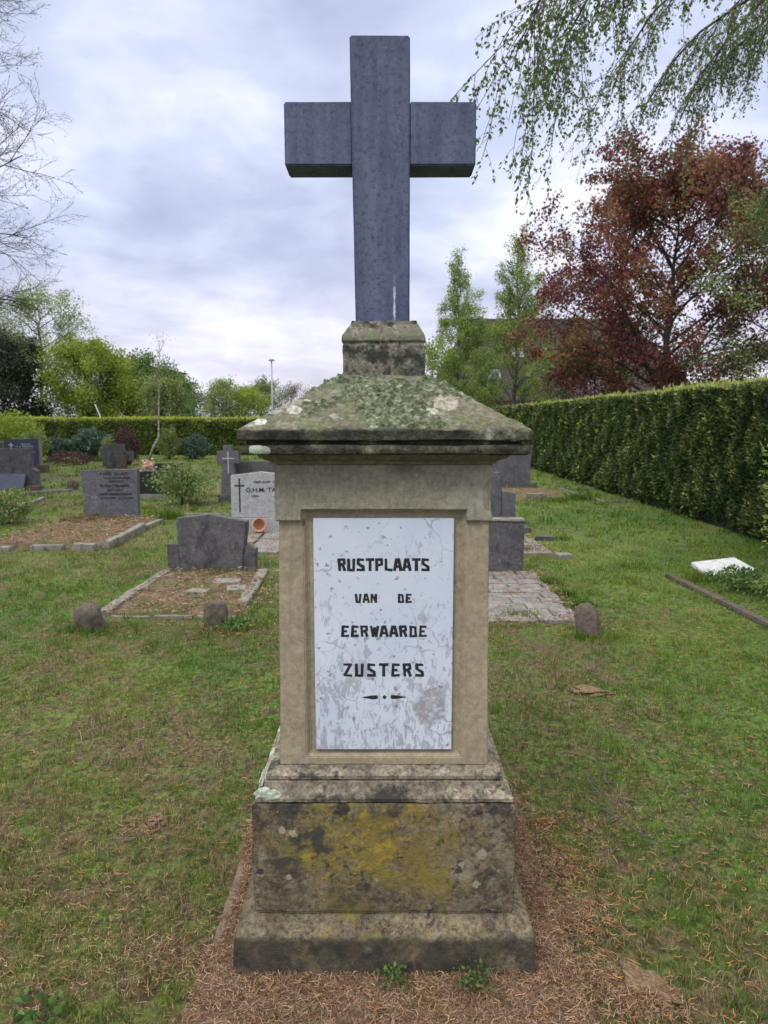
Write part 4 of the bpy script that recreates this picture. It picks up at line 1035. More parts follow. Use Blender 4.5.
def tree(name, label, loc, H, R_, seed, leaf=None, nleaf=8000, lsize=0.12, base=0.15, lean=(0, 0), nlimb=24, kids=(6, 4), env=env_round, bk=None, tr=0.15, sig=0.16, cat='tree', group=None, clump=0.8, minr=0, even=False, topthin=False, **kw):
    g = random.Random(seed); t = thing(name, label, cat, loc, 0, group)
    lv, tips = skeleton(H, R_, base, lean, nlimb, kids, env, g, tr, **kw)
    bk = bk or BK_DARK
    m = MB()
    for pts, rad in lv[0]:
        rad = list(rad); rad[0] *= 1.35
        m.tube(pts, rad, 8)
    m.build('trunk', bk, t, smooth=True)
    m = MB()
    for L, lst in enumerate(lv[1:]):
        for pts, rad in lst: m.tube(pts, rad, 5 if L == 0 else 3, cap=False)
    m.build('branches', bk, t, smooth=True)
    if leaf is not None and nleaf:
        gg = np.random.default_rng(seed); T = np.array([tuple(p) for p in tips])
        wts = gg.exponential(1.0, len(T)) + (0.9 if even else 0.35); wts = wts * (np.clip((H - T[:, 2]) / (H * 0.45), 0.06, 1) if topthin else 1.0); wts /= wts.sum()
        idx = gg.choice(len(T), nleaf, p=wts)
        P = T[idx] + gg.normal(size=(nleaf, 3)) * sig
        P = P[P[:, 2] > 0.15]
        V, F, r = leaf_cards(P, lsize, 0.7, None, 1.0, clumpf(P, clump), seed)
        np_mesh('crown', V, F, leaf, t, r)
    return t

LF_RED = leafmat('copper_leaf', [(0.0, (0.07, 0.026, 0.030)), (0.35, (0.145, 0.048, 0.050)), (0.60, (0.24, 0.085, 0.070)), (0.76, (0.29, 0.14, 0.075)), (0.86, (0.22, 0.20, 0.065)), (1.0, (0.22, 0.27, 0.08))], 0.4)
LF_LIME = leafmat('lime_leaf', [(0.0, (0.13, 0.19, 0.05)), (0.5, (0.25, 0.35, 0.085)), (1.0, (0.42, 0.52, 0.17))], 0.4)
LF_BRIGHT = leafmat('bright_leaf', [(0.0, (0.12, 0.18, 0.03)), (0.5, (0.24, 0.33, 0.05)), (1.0, (0.40, 0.46, 0.09))], 0.4)
LF_MID = leafmat('mid_leaf', [(0.0, (0.045, 0.09, 0.03)), (0.5, (0.10, 0.18, 0.05)), (1.0, (0.22, 0.32, 0.10))], 0.35)
LF_DARK = leafmat('dark_leaf', [(0.0, (0.012, 0.024, 0.015)), (0.5, (0.035, 0.055, 0.028)), (1.0, (0.10, 0.13, 0.07))], 0.2)
LF_SPARSE = leafmat('young_leaf', [(0.0, (0.15, 0.20, 0.07)), (0.5, (0.26, 0.34, 0.13)), (1.0, (0.40, 0.47, 0.21))], 0.4)
LF_BIRCH = leafmat('birch_leaf', [(0.0, (0.06, 0.10, 0.035)), (0.5, (0.12, 0.19, 0.06)), (1.0, (0.26, 0.34, 0.12))], 0.4)
LF_OLIVE = leafmat('olive_leaf', [(0.0, (0.09, 0.12, 0.045)), (0.5, (0.19, 0.245, 0.08)), (1.0, (0.34, 0.40, 0.14))], 0.4)
LF_BROWN = leafmat('budding_twig', [(0.0, (0.10, 0.08, 0.075)), (0.6, (0.17, 0.14, 0.12)), (1.0, (0.20, 0.20, 0.12))], 0.3)

tree('copper_beech', 'large dark red copper beech tree rising behind the clipped conifer hedge', (11.3, 30, 0), 10.6, 5.7, 21, LF_RED, 70000, 0.13, 0.10, (0.5, 0), 46, (8, 6), env_round, BK_DARK, 0.22, 0.16, clump=0.8, ratio=0.46)
tree('slender_tree', 'slender pale green tree just right of the cross, left one of the two', (3.95, 40, 0), 10.8, 2.9, 31, LF_LIME, 25000, 0.085, 0.08, (0.2, 0), 40, (6, 3), env_cone, BK_GREY, 0.08, 0.11, topthin=True, up=1.2, group='pair of slender trees')
tree('slender_tree', 'slender pale green tree between the first slender tree and the copper beech', (7.0, 39, 0), 11.6, 3.4, 32, LF_LIME, 30000, 0.085, 0.08, (0.0, 0), 46, (6, 3), env_cone, BK_GREY, 0.12, 0.11, topthin=True, up=1.2, group='pair of slender trees')
tree('green_tree', 'olive green broadleaf tree at the right edge overlapping the copper beech', (15.0, 26, 0), 8.6, 4.2, 35, LF_OLIVE, 18000, 0.10, 0.10, (0, 0), 30, (6, 4), env_round, BK_DARK, 0.13, 0.2)
tree('garden_tree', 'bushy fresh green small tree behind the hedge below the roof', (5.2, 44, 0), 2.9, 2.4, 36, LF_OLIVE, 18000, 0.10, 0.05, (0, 0), 24, (5, 4), env_round, BK_DARK, 0.08, 0.2)
tree('garden_tree', 'small bright green tree peeping over the monument cap right of the cross socket', (2.2, 42, 0), 5.6, 2.0, 37, LF_BRIGHT, 6000, 0.13, 0.05, (0, 0), 22, (5, 3), env_round, BK_DARK, 0.08, 0.2)
tree('garden_tree', 'small green tree standing under the copper beech behind the hedge', (8.6, 31, 0), 4.4, 2.3, 38, LF_MID, 7000, 0.12, 0.05, (0, 0), 22, (5, 3), env_round, BK_DARK, 0.08, 0.2)
k = M('blossom'); MAT_BLOSSOM = k.done(k.ramp(k.new('ShaderNodeAttribute', attribute_name='rnd').outputs['Fac'], [(0, (0.42, 0.26, 0.32)), (1, (0.72, 0.58, 0.64))]), 0.8, trans=0.3)
tree('blossom_tree', 'small tree with pale pink blossom showing between hedge top and copper beech', (8.3, 29.0, 0), 2.7, 1.6, 39, MAT_BLOSSOM, 1500, 0.08, 0.1, (0, 0), 16, (5, 3), env_round, BK_DARK, 0.06, 0.12)
# left
tree('dark_evergreen', 'dark evergreen tree at the left edge behind the far hedge', (-20.2, 38, 0), 5.6, 2.5, 41, LF_DARK, 34000, 0.13, 0.02, (0, 0), 34, (6, 4), env_round, BK_DARK, 0.14, 0.2, clump=1.5)
tree('sparse_tree', 'tall sparse pale green tree with visible trunk behind the far hedge on the left', (-18.9, 40, 0), 7.7, 3.0, 42, LF_SPARSE, 17000, 0.095, 0.22, (0.3, 0), 26, (6, 4), env_oval, BK_GREEN, 0.15, 0.2)
tree('bright_tree', 'rounded yellow green tree right of the tall sparse tree', (-15.6, 39, 0), 5.0, 2.5, 43, LF_BRIGHT, 30000, 0.11, 0.26, (0, 0), 26, (6, 4), env_round, BK_GREEN, 0.12, 0.22)
tree('green_tree', 'mid green dense tree behind the far hedge left of the thin birch sapling', (-14.6, 43, 0), 4.6, 2.2, 44, LF_MID, 24000, 0.12, 0.12, (0, 0), 24, (6, 4), env_round, BK_DARK, 0.12, 0.22)
tree('green_tree', 'mid green tree directly behind the thin birch sapling', (-12.9, 42, 0), 4.1, 1.9, 45, LF_MID, 20000, 0.12, 0.05, (0, 0), 24, (5, 4), env_round, BK_DARK, 0.10, 0.2)
tree('green_tree', 'small yellowish green tree right behind the birch sapling over the hedge', (-11.2, 37, 0), 3.6, 1.3, 46, LF_OLIVE, 4500, 0.13, 0.05, (0, 0), 18, (5, 3), env_round, BK_DARK, 0.07, 0.16)
far = [(178, 60, 5.2, 2.0, LF_MID, 'far green tree just right of the birch sapling'), (200, 75, 4.2, 3.2, LF_BROWN, 'far brownish budding tree, left one of the brown pair'), (222, 70, 5.6, 1.8, LF_SPARSE, 'far light tree with a thin upright top over the brown trees'),
       (236, 78, 4.4, 3.0, LF_BROWN, 'far brownish budding tree, right one of the brown pair'), (246, 72, 4.8, 2.4, LF_BRIGHT, 'far yellow green tree left of the lamp post'), (262, 76, 5.6, 2.6, LF_OLIVE, 'far olive tree touching the lamp post'),
       (292, 80, 5.4, 3.0, LF_BROWN, 'far purplish bare tree right of the lamp post'), (320, 82, 4.6, 3.0, LF_BROWN, 'far bare tree half hidden by the monument cap')]
for i, (px, Y, H, r_, lf, lab) in enumerate(far):
    p = AT(px, 421, Y)
    tree('distant_tree', lab, (p.x, Y, 0), H * 0.9, r_, 60 + i, lf, 8500 if lf is not LF_BROWN else 7000, 0.15 if lf is not LF_BROWN else 0.10, 0.05, (0, 0), 20, (5, 4), env_round, BK_GREY, 0.10, 0.26, group='trees on the far skyline')
# thin birch sapling inside the graveyard
sp = thing('birch_sapling', 'thin white stemmed birch sapling leaning in front of the far hedge', 'tree', (-9.45, 29, 0))
tp = [(0, 0, 0), (0.18, 0, 0.5), (0.42, 0, 0.9), (0.45, 0, 1.6), (0.50, 0, 2.6), (0.55, 0, 3.6), (0.62, 0, 4.7)]
g_ = random.Random(5)
lv, tips = skeleton(4.7, 1.0, 0.42, (0, 0), 18, (4,), lambda t: 1 - 0.5 * t, g_, 0.05, up=1.6, trunk_pts=tp, ang=0.5)
m = MB(); m.tube(lv[0][0][0], lv[0][0][1], 8); m.build('trunk', BK_BIRCH, sp, smooth=True)
m = MB(); [m.tube(a, [max(q * 0.6, 0.004) for q in b], 3, cap=False) for L_ in lv[1:] for a, b in L_]; m.build('branches', BK_GREY, sp)
T = np.array([tuple(p) for p in tips]); P = T[nr.integers(0, len(T), 350)] + nr.normal(size=(350, 3)) * 0.1
V, F, r_ = leaf_cards(P, 0.055, 0.7, seed=4); np_mesh('crown', V, F, LF_SPARSE, sp, r_)

# large bare tree at the left edge
tree('bare_tree', 'large nearly bare tree whose budding branches reach in from the left edge', (-13.0, 15.0, 0), 14.5, 5.6, 77, leafmat('bud', [(0, (0.045, 0.04, 0.035)), (0.7, (0.08, 0.07, 0.05)), (1, (0.15, 0.15, 0.07))], 0.2),
     42000, 0.032, 0.14, (0.3, 0), 135, (12, 8, 4), lambda t: 1.0 - 0.25 * t, BK_TWIG, 0.26, 0.05, up=0.22, wob=0.10, grav=-0.02, ratio=0.41, ang=0.66, seg=(10, 9, 6, 4, 3), limb_r=0.20)

# ------------------------------------------------------------------ weeping birch overhanging from the right
def weeping():
    g = random.Random(13)
    t = thing('weeping_birch', 'overhanging birch with drooping leafy twigs entering at the upper right', 'tree', (4.35, 5.6, 0))
    O = Vector((4.35, 5.6, 0))
    tr = [Vector((0, 0, 0)), Vector((0.05, 0, 1.2)), Vector((-0.05, 0.1, 2.6)), Vector((-0.1, 0.15, 4.0)), Vector((0.1, 0.1, 5.6)), Vector((0.15, 0.2, 7.5))]
    m = MB(); m.tube(tr, [0.16, 0.13, 0.115, 0.09, 0.06, 0.02], 10); m.build('trunk', BK_BIRCH, t, smooth=True)
    limbs = []
    def W_(*pts): limbs.append([O + tr[3] * 0 + Vector((0, 0, 0)) + p for p in pts])
    A = lambda x, y, Y: AT(x, y, Y) - O
    def lim(start, *pp): limbs.append([start + O] + [AT(*q) for q in pp])
    lim(tr[3], (850, -120, 5.3), (760, -120, 5.0), (660, -95, 4.8), (600, -70, 4.6), (565, -40, 4.5), (542, -8, 4.45), (530, 30, 4.45))
    lim(tr[3], (850, -70, 6.2), (778, -20, 6.2), (735, 8, 6.2), (700, 32, 6.2), (672, 62, 6.2), (652, 96, 6.2))
    lim(tr[2], (880, -40, 7.0), (800, -10, 7.2), (760, 25, 7.2), (725, 60, 7.3))
    lim(tr[3], (850, -100, 5.8), (760, -80, 5.7), (690, -60, 5.6), (630, -40, 5.6), (590, -5, 5.5), (568, 35, 5.5), (556, 75, 5.5))
    lim(tr[3], (840, -80, 6.0), (760, -60, 6.3), (700, -30, 6.4), (655, 10, 6.5), (628, 50, 6.5), (612, 90, 6.5))
    lim(tr[3], (850, -60, 6.5), (790, -30, 7.0), (735, 30, 7.2), (700, 75, 7.3), (680, 120, 7.3))
    lim(tr[3], (840, -110, 5.6), (760, -90, 5.2), (690, -75, 5.0), (640, -50, 5.0), (612, -10, 5.0))
    lim(tr[3], (850, -60, 7.0), (790, -40, 7.6), (740, 0, 7.8), (700, 40, 7.8))
    lim(tr[2], (890, 90, 6.6), (815, 120, 6.8), (785, 160, 6.9), (768, 200, 7.0))
    mb = MB(); tw = MB(); LP = []; LA = []
    for pts in limbs:
        n = len(pts); mb.tube([p - O for p in pts], [0.015 * (1 - i / n) ** 1.2 + 0.004 for i in range(n)], 6)
        L = sum((b - a).length for a, b in zip(pts, pts[1:]))
        cnt = int(L * 9)
        for i in range(cnt):
            q = 0.20 + 0.80 * g.random(); q = q * (n - 1); j = min(int(q), n - 2); p = pts[j].lerp(pts[j + 1], q - j); d0 = (pts[j + 1] - pts[j]).normalized()
            s = Vector((g.uniform(-1, 1), g.uniform(-1, 1), g.uniform(-0.5, 0.2))).normalized()
            d = (d0 * 0.7 + s * 0.8 + Vector((-0.25, 0, -0.35))).normalized()
            Lt = g.uniform(0.35, 1.0) * (1.15 if p.x < 1.6 else 0.85); ns = 9; P = [p]; drop = g.uniform(0.06, 0.20)
            for a in range(ns):
                d = (d + Vector((-0.02, 0, -drop)) + rvec(g) * 0.10).normalized(); p = p + d * (Lt / ns); P.append(p)
            tw.tube([x - O for x in P], [0.0034 * (1 - 0.7 * a / ns) + 0.0005 for a in range(ns + 1)], 3, cap=False)
            for b in range(int(Lt * 17)):       # side twiglets carry the leaves
                u = g.uniform(0.08, 1.0) * ns; a = min(int(u), ns - 1); c_ = P[a].lerp(P[a + 1], u - a); dd = (P[a + 1] - P[a]).normalized()
                sd = rvec(g).cross(dd).normalized(); dd = (dd * 0.6 + sd * 0.75).normalized(); Lq = g.uniform(0.05, 0.24); Q = [c_]
                for w_ in range(4): dd = (dd + Vector((0, 0, -0.28)) + rvec(g) * 0.06).normalized(); Q.append(Q[-1] + dd * Lq / 4)
                tw.tube([x - O for x in Q], [0.0014, 0.0011, 0.0009, 0.0007, 0.0005], 3, cap=False)
                for w_ in range(max(3, int(Lq * 46))):
                    v_ = g.uniform(0.15, 1.0) * 4; a2 = min(int(v_), 3); e_ = Q[a2].lerp(Q[a2 + 1], v_ - a2)
                    LP.append(tuple(e_ - O + rvec(g) * 0.006)); LA.append((g.gauss(0, 0.6), g.gauss(0, 0.6), -0.8))
    mb.build('limbs', BK_DARK, t, smooth=True); tw.build('twigs', BK_DARK, t)
    P = np.array(LP); V, F, r = leaf_cards(P, 0.028, 0.60, np.array(LA), 0.35, clumpf(P, 3), 8)
    np_mesh('foliage', V, F, LF_BIRCH, t, r)
weeping()

# ------------------------------------------------------------------ shrubs
def shrub(name, label, loc, R_, H, leaf, n, size, seed, stems=9, hollow=0.5, cat='shrub', group=None, aspect=0.55):
    g = np.random.default_rng(seed); t = thing(name, label, cat, loc, 0, group); m = MB(); gg = random.Random(seed)
    ends = []
    for i in range(stems):
        a = gg.uniform(0, 6.28); r = R_ * math.sqrt(gg.random()) * 0.8; top = Vector((math.cos(a) * r, math.sin(a) * r, H * gg.uniform(0.6, 1.0)))
        mid = Vector((top.x * 0.35 + gg.gauss(0, .03), top.y * 0.35, top.z * 0.5))
        m.tube([(top.x * .1, top.y * .1, -0.02), mid, top], [0.012 * min(1, H), 0.009 * min(1, H), 0.004 * min(1, H)], 4, cap=False); ends.append(top)
        for _ in range(3):
            e = top + Vector((gg.gauss(0, R_ * .3), gg.gauss(0, R_ * .3), gg.uniform(-.3, .15) * H)); m.tube([mid, e], [0.006 * min(1, H), 0.003 * min(1, H)], 3, cap=False); ends.append(e)
    m.build('stems', BK_DARK, t)
    d = unit(g.normal(size=(n, 3))); rr = g.uniform(hollow, 1.0, n) ** 0.7
    lump_ = 0.75 + 0.5 * clumpf(d * 2.2 + seed, 1.0)
    P = d * rr[:, None] * lump_[:, None] * [R_ * .9, R_ * .9, H * 0.5] + [0, 0, H * 0.52]
    P = P[P[:, 2] > 0.0]
    V, F, r = leaf_cards(P, size, aspect, unit(P - [0, 0, H * .4]) * 0.6 + [0, 0, .2], 0.8, clumpf(P, 6), seed)
    np_mesh('foliage', V, F, leaf, t, r); return t
LF_ROSE = leafmat('rose_leaf', [(0.0, (0.07, 0.12, 0.035)), (0.5, (0.17, 0.25, 0.075)), (0.85, (0.30, 0.38, 0.14)), (1.0, (0.40, 0.28, 0.17))], 0.35)
LF_REDBR = leafmat('reddish_leaf', [(0.0, (0.05, 0.025, 0.028)), (0.6, (0.11, 0.055, 0.055)), (1.0, (0.17, 0.12, 0.09))], 0.3)
LF_BLUEG = leafmat('bluish_leaf', [(0.0, (0.025, 0.06, 0.038)), (0.6, (0.07, 0.125, 0.085)), (1.0, (0.20, 0.27, 0.20))], 0.2)
shrub('rose_bush', 'light green rose bush right of the glossy black headstone', (-3.75, 13.3, 0), 0.62, 0.78, LF_ROSE, 1900, 0.060, 3, 14, 0.2)
shrub('rose_bush', 'small green bush cut by the left edge beside the mossy plot', (-5.75, 10.9, 0), 0.45, 0.50, LF_ROSE, 2000, 0.05, 4)
shrub('rhododendron', 'large dark glossy green shrub in front of the far hedge', (-11.6, 28.6, 0), 0.85, 1.25, LF_BLUEG, 4200, 0.10, 5)
shrub('rhododendron', 'smaller dark green shrub left of the large glossy one', (-12.9, 28.4, 0), 0.6, 0.85, LF_BLUEG, 2400, 0.09, 6)
shrub('red_shrub', 'rounded reddish brown shrub behind the distant plain dark headstone', (-9.1, 25.6, 0), 0.55, 1.22, LF_REDBR, 3200, 0.07, 7)
shrub('round_shrub', 'rounded bluish green shrub at the foot of the far hedge, right of the sapling', (-7.8, 29.8, 0), 0.72, 0.95, LF_BLUEG, 3200, 0.08, 8)
shrub('bright_shrub', 'bright fresh green shrub at the left edge before the far hedge', (-14.2, 27.5, 0), 1.25, 1.75, LF_BRIGHT, 5200, 0.10, 9)
shrub('brown_shrub', 'pale flowering low shrub between the bright green shrub and the dark shrubs', (-12.9, 26.6, 0), 0.6, 1.15, LF_ROSE, 2600, 0.08, 10)
shrub('low_shrub', 'low yellow green twiggy shrub right of the large glossy shrub', (-10.35, 27.2, 0), 0.40, 0.9, LF_OLIVE, 1300, 0.07, 12)
shrub('low_shrub', 'low olive shrub round the foot of the birch sapling', (-8.75, 29.4, 0), 0.50, 1.3, LF_OLIVE, 1800, 0.08, 14)
shrub('low_shrub', 'sprawling brownish plants in front of the dark shrubs', (-11.3, 25.8, 0), 0.9, 0.45, LF_REDBR, 1200, 0.07, 15)
shrub('edge_shrub', 'tall leafy light green shrub cut off by the right edge beside the white slab', (3.92, 6.6, 0), 0.50, 1.55, LF_LIME, 1700, 0.055, 16, 12, 0.3)
shrub('garden_plant', 'low mixed green plants spreading below the white slab', (3.38, 6.55, 0), 0.42, 0.17, LF_MID, 1500, 0.04, 17, 10, 0.1, 'plant')
shrub('garden_plant', 'low grey green plants under the tall right edge shrub', (3.55, 6.0, 0), 0.42, 0.24, LF_ROSE, 1500, 0.04, 18, 10, 0.1, 'plant')
shrub('weed', 'small green weed left of centre at the front foot of the monument', (0.03, 1.80, 0.012), 0.05, 0.05, LF_MID, 60, 0.018, 19, 5, 0.1, 'plant', 'weeds at the monument foot')
shrub('weed', 'larger green weed right of centre at the front foot of the monument', (0.25, 1.79, 0.012), 0.065, 0.06, LF_MID, 90, 0.018, 20, 6, 0.1, 'plant', 'weeds at the monument foot')
shrub('weed', 'broad leaved weed in the bottom left corner of the lawn', (-0.90, 1.70, 0.0), 0.09, 0.035, LF_MID, 45, 0.028, 22, 5, 0.1, 'plant', None, 0.85)
shrub('weed', 'ivy like green weed beside the square mossy post stone', (-1.12, 5.28, 0.0), 0.15, 0.07, LF_MID, 260, 0.035, 23, 6, 0.1, 'plant')

# ------------------------------------------------------------------ buildings, lamp, vehicles
k = M('roof_tiles'); v = k.noise(1.0, 5, 1.0, 0.6, 0, k.mapping((2, 2, 14)))
MAT_ROOF = k.done(k.ramp(v, [(0.4, (0.030, 0.026, 0.022)), (0.65, (0.050, 0.044, 0.036))]), 0.9, v, 0.5, 0.05)
k = M('house_brick'); br = k.new('ShaderNodeTexBrick'); br.inputs['Scale'].default_value = 4; br.inputs['Color1'].default_value = (0.27, 0.12, 0.09, 1); br.inputs['Color2'].default_value = (0.20, 0.09, 0.07, 1); br.inputs['Mortar'].default_value = (0.35, 0.32, 0.3, 1)
k.put(br.inputs['Vector'], k.mapping((1, 1, 1), (R(90), 0, 0))); MAT_BRICK = k.done(br.outputs[0], 0.9)
k = M('window_glass'); MAT_GLASS = k.done((0.12, 0.15, 0.18), 0.2, spec=0.8)
k = M('white_paint'); MAT_WP = k.done((0.72, 0.72, 0.70), 0.5)
k = M('teal_sheet'); MAT_TEAL = k.done((0.05, 0.30, 0.26), 0.5)
def house(label, x0, x1, y0, y1, he, hr, inset, roofmat, wall, wins, skyl=()):
    t = thing('house', label, 'house', ((x0 + x1) / 2, (y0 + y1) / 2, 0)); cxh, cyh = (x0 + x1) / 2, (y0 + y1) / 2; hx, hy = (x1 - x0) / 2, (y1 - y0) / 2
    MB().box(-hx, hx, -hy, hy, 0, he).build('wall', wall, t)
    o = 0.5
    MB().add([(-hx - o, -hy - o, he + .003), (hx + o, -hy - o, he + .003), (hx + o, hy + o, he + .003), (-hx - o, hy + o, he + .003), (-hx + inset, 0, hr), (hx - inset, 0, hr)], [(0, 1, 5, 4), (1, 2, 5), (2, 3, 4, 5), (3, 0, 4), (3, 2, 1, 0)]).build('roof', roofmat, t)
    for (wx, wz, ww, wh) in wins:
        f = MB().box(wx - ww / 2 - .08, wx + ww / 2 + .08, -hy - .05, -hy + .02, wz - .08, wz + wh + .08).build('window', MAT_WP, t)
        MB().box(wx - ww / 2, wx + ww / 2, -hy - .06, -hy - .052, wz, wz + wh).build('pane', MAT_GLASS, f)
    sl = (hr - he) / (hy + o)
    for (wx, wz, ww, wh) in skyl:
        yb = -(hr - wz) / sl; dy = wh / math.sqrt(1 + sl * sl)
        n_ = Vector((0, -sl, 1)).normalized() * 0.08
        vs = [Vector((wx, yb, wz)), Vector((wx + ww, yb, wz)), Vector((wx + ww, yb + dy, wz + dy * sl)), Vector((wx, yb + dy, wz + dy * sl))]
        MB().add([v_ - n_ for v_ in vs] + [v_ + n_ for v_ in vs], [(0, 3, 2, 1), (4, 5, 6, 7), (0, 1, 5, 4), (1, 2, 6, 5), (2, 3, 7, 6), (3, 0, 4, 7)]).build('skylight', MAT_GLASS, t)
    return t
a = AT(436, 400, 60); b = AT(700, 400, 60)
house('large house with dark pitched roof and skylights behind the slender trees', a.x, b.x, 60, 76, 3.2, 10.9, 3.6, MAT_ROOF, MAT_BRICK, [(-8, 0.9, 1.4, 1.5), (-4.5, 0.9, 1.4, 1.5), (-1, 0.9, 1.4, 1.5), (3, 0.9, 1.4, 1.5), (7, 0.9, 1.4, 1.5)], [(-4.1, 7.0, 1.1, 1.3), (-1.3, 7.0, 1.1, 1.3), (-6.4, 5.0, 1.1, 1.3)])
house('low shed with teal metal roof behind the hedge at the right edge', 15.6, 23.0, 30, 35, 2.0, 3.1, 0.4, MAT_TEAL, MAT_WP, [(-1.5, 0.8, 1.0, 0.8)])
p = AT(122, 366, 75)
house('pale flat roofed building just showing over the green trees on the left', p.x - 5, p.x + 4, 75, 84, 6.9, 7.3, 1.5, MAT_GREY, MAT_WP, [(-2.5, 4.6, 1.6, 1.2), (1.0, 4.6, 1.6, 1.2)])
# lamp
k = M('galvanised_steel'); MAT_STEEL = k.done((0.30, 0.33, 0.37), 0.5, metal=0.3)
p = AT(272.5, 410, 45); zt = AT(272, 361, 45).z
lp = thing('street_lamp', 'slim grey street lamp standing far behind the hedge, left of the monument', 'street lamp', (p.x, 45, 0))
MB().tube([(0, 0, 0), (0, 0, 1.2), (0, 0, zt)], [0.075, 0.055, 0.04], 10).build('pole', MAT_STEEL, lp, smooth=True)
MB().prism([(-0.18, 0), (0.16, 0), (0.20, 0.05), (0.12, 0.10), (-0.12, 0.10)], -0.12, 0.12).build('lamp_head', MAT_STEEL, lp, 0.01).location = (0, 0, zt)
def paint(name, c): k = M(name); return k.done(c, 0.35, spec=0.5)
k = M('tyre_rubber'); MAT_TYRE = k.done((0.02, 0.02, 0.02), 0.9)
MAT_DGLASS = M('tinted_glass').done((0.03, 0.035, 0.045), 0.15, spec=0.7)
def van(label, loc, body, rz):
    t = thing('parked_van', label, 'van', loc, rz, 'vehicles parked beyond the far hedge')
    MB().prism([(-2.4, 0.35), (2.4, 0.35), (2.45, 1.0), (1.75, 1.2), (1.25, 2.15), (-2.35, 2.2), (-2.4, 2.0)], -0.95, 0.95).build('body', body, t, 0.05)
    for y_ in (-0.962, 0.956):
        MB().prism([(1.15, 1.25), (1.60, 1.25), (1.15, 1.95)], y_, y_ + 0.006).build('window', MAT_DGLASS, t)
        MB().prism([(-0.1, 1.25), (1.0, 1.25), (1.0, 1.95), (-0.1, 1.95)], y_, y_ + 0.006).build('window', MAT_DGLASS, t)
    MB().add([(1.79, -0.8, 1.22), (1.79, 0.8, 1.22), (1.33, 0.75, 2.08), (1.33, -0.75, 2.08)], [(0, 1, 2, 3)]).build('windscreen', MAT_DGLASS, t)
    for wx in (-1.6, 1.6):
        for wy in (-0.9, 0.9):
            n = 18; w = MB(); w.tube([(wx, wy - 0.1, 0.34), (wx, wy + 0.1, 0.34)], 0.34, n); w.build('wheel', MAT_TYRE, t)
    return t
v1 = van('white and blue van glimpsed over the far hedge by the sparse tree trunk', (AT(61, 421, 78).x, 78, 0), paint('van_white', (0.62, 0.65, 0.70)), R(52))
MB().box(-2.3, 1.1, -0.968, -0.9545, 1.0, 1.85).build('blue_panel', paint('van_blue', (0.05, 0.08, 0.26)), v1)
v2 = van('dark van glimpsed over the far hedge below the yellow green tree', (AT(98, 421, 80).x, 80, 0), paint('van_dark', (0.05, 0.06, 0.09)), R(62))
lp2 = MB().tube([(AT(95, 404, 36.5).x, 36.5, AT(95, 404, 36.5).z), (AT(102, 421, 36.5).x, 36.5, AT(102, 421, 36.5).z), (AT(110, 440, 36.5).x, 36.5, 0.0)], 0.03, 8).build('leaning_pole', MAT_WP)
tag(lp2, 'white pole leaning in front of the dark van beyond the hedge', 'pole')

# ------------------------------------------------------------------ grass, catkins, litter
def blades(area, dens, hmin, hmax, w, seed):
    x0, x1, y0, y1 = area; g = np.random.default_rng(seed); n = int((x1 - x0) * (y1 - y0) * dens)
    P = np.stack([g.uniform(x0, x1, n), g.uniform(y0, y1, n)], 1)
    # only what the view cone (with a margin for side steps) can see
    P = P[np.abs(P[:, 0]) < P[:, 1] * 0.56 + 0.9]
    # about half the blades stand in tufts
    tr_ = 0.012 + 0.006 * y0; nt = max(1, int(len(P) / 26)); C_ = P[g.integers(0, len(P), nt)]; hT = g.uniform(0.55, 1.75, nt); cT = g.random(nt)
    ti = g.integers(0, nt, len(P)); intuft = g.random(len(P)) < 0.58
    P = np.where(intuft[:, None], C_[ti] + g.normal(size=P.shape) * tr_, P)
    TH = np.where(intuft, hT[ti], 0.62); TC = np.where(intuft, cT[ti], g.random(len(P)))
    PP = np.c_[P, TH, TC]; P = PP
    th = clumpf(np.c_[P[:, :2], np.zeros(len(P))], 5.0) * 0.5 + clumpf(np.c_[P[:, 1::-1], np.ones(len(P))], 1.6) * 0.5
    P = P[g.random(len(P)) < 0.45 + 0.8 * th]
    keep = np.ones(len(P))
    for q, kf in ZONES: keep[in_quad(P, q)] = kf
    P = P[g.random(len(P)) < keep]
    P = P[P[:, 0] < 4.95]
    n = len(P); TH = P[:, 2]; TC = P[:, 3]; P = P[:, :2]; tt = clumpf(np.c_[P, np.zeros(n)], 5.0)
    h = g.uniform(hmin, hmax, n) * (0.75 + 0.4 * tt) * TH; ww = w * g.uniform(0.7, 1.3, n)
    a = g.uniform(0, 2 * np.pi, n); b = g.uniform(0, 2 * np.pi, n); lean = g.uniform(0.15, 1.3, n)
    d = np.stack([np.cos(a), np.sin(a), np.zeros(n)], 1); s = np.stack([np.cos(b), np.sin(b), np.zeros(n)], 1)
    B = np.c_[P, np.full(n, -0.004)]; up = np.array([0, 0, 1.0])
    mid = B + (up * 0.6 + d * (lean * 0.25)[:, None]) * h[:, None]
    tip = B + (up * np.clip(1 - lean * 0.35, 0.2, 1)[:, None] + d * lean[:, None] * 0.95) * h[:, None]
    sw = s * (ww / 2)[:, None]
    return np.stack([B - sw, B + sw, mid - sw * 0.8, mid + sw * 0.8, tip], 1), np.clip(TC * 0.6 + g.random(n) * 0.4, 0, 1)
sets = [((-2.2, 2.2, 1.3, 3.0), 15000, 0.012, 0.038, 0.0021, 1), ((-3.4, 3.4, 3.0, 5.5), 6000, 0.016, 0.044, 0.0032, 2), ((-5.8, 5.0, 5.5, 9.0), 2200, 0.020, 0.050, 0.0058, 3),
        ((-9.5, 5.0, 9.0, 15), 420, 0.03, 0.075, 0.013, 4), ((-17, 5.0, 15, 33), 70, 0.04, 0.10, 0.03, 5)]
Vs = []; Rn = []
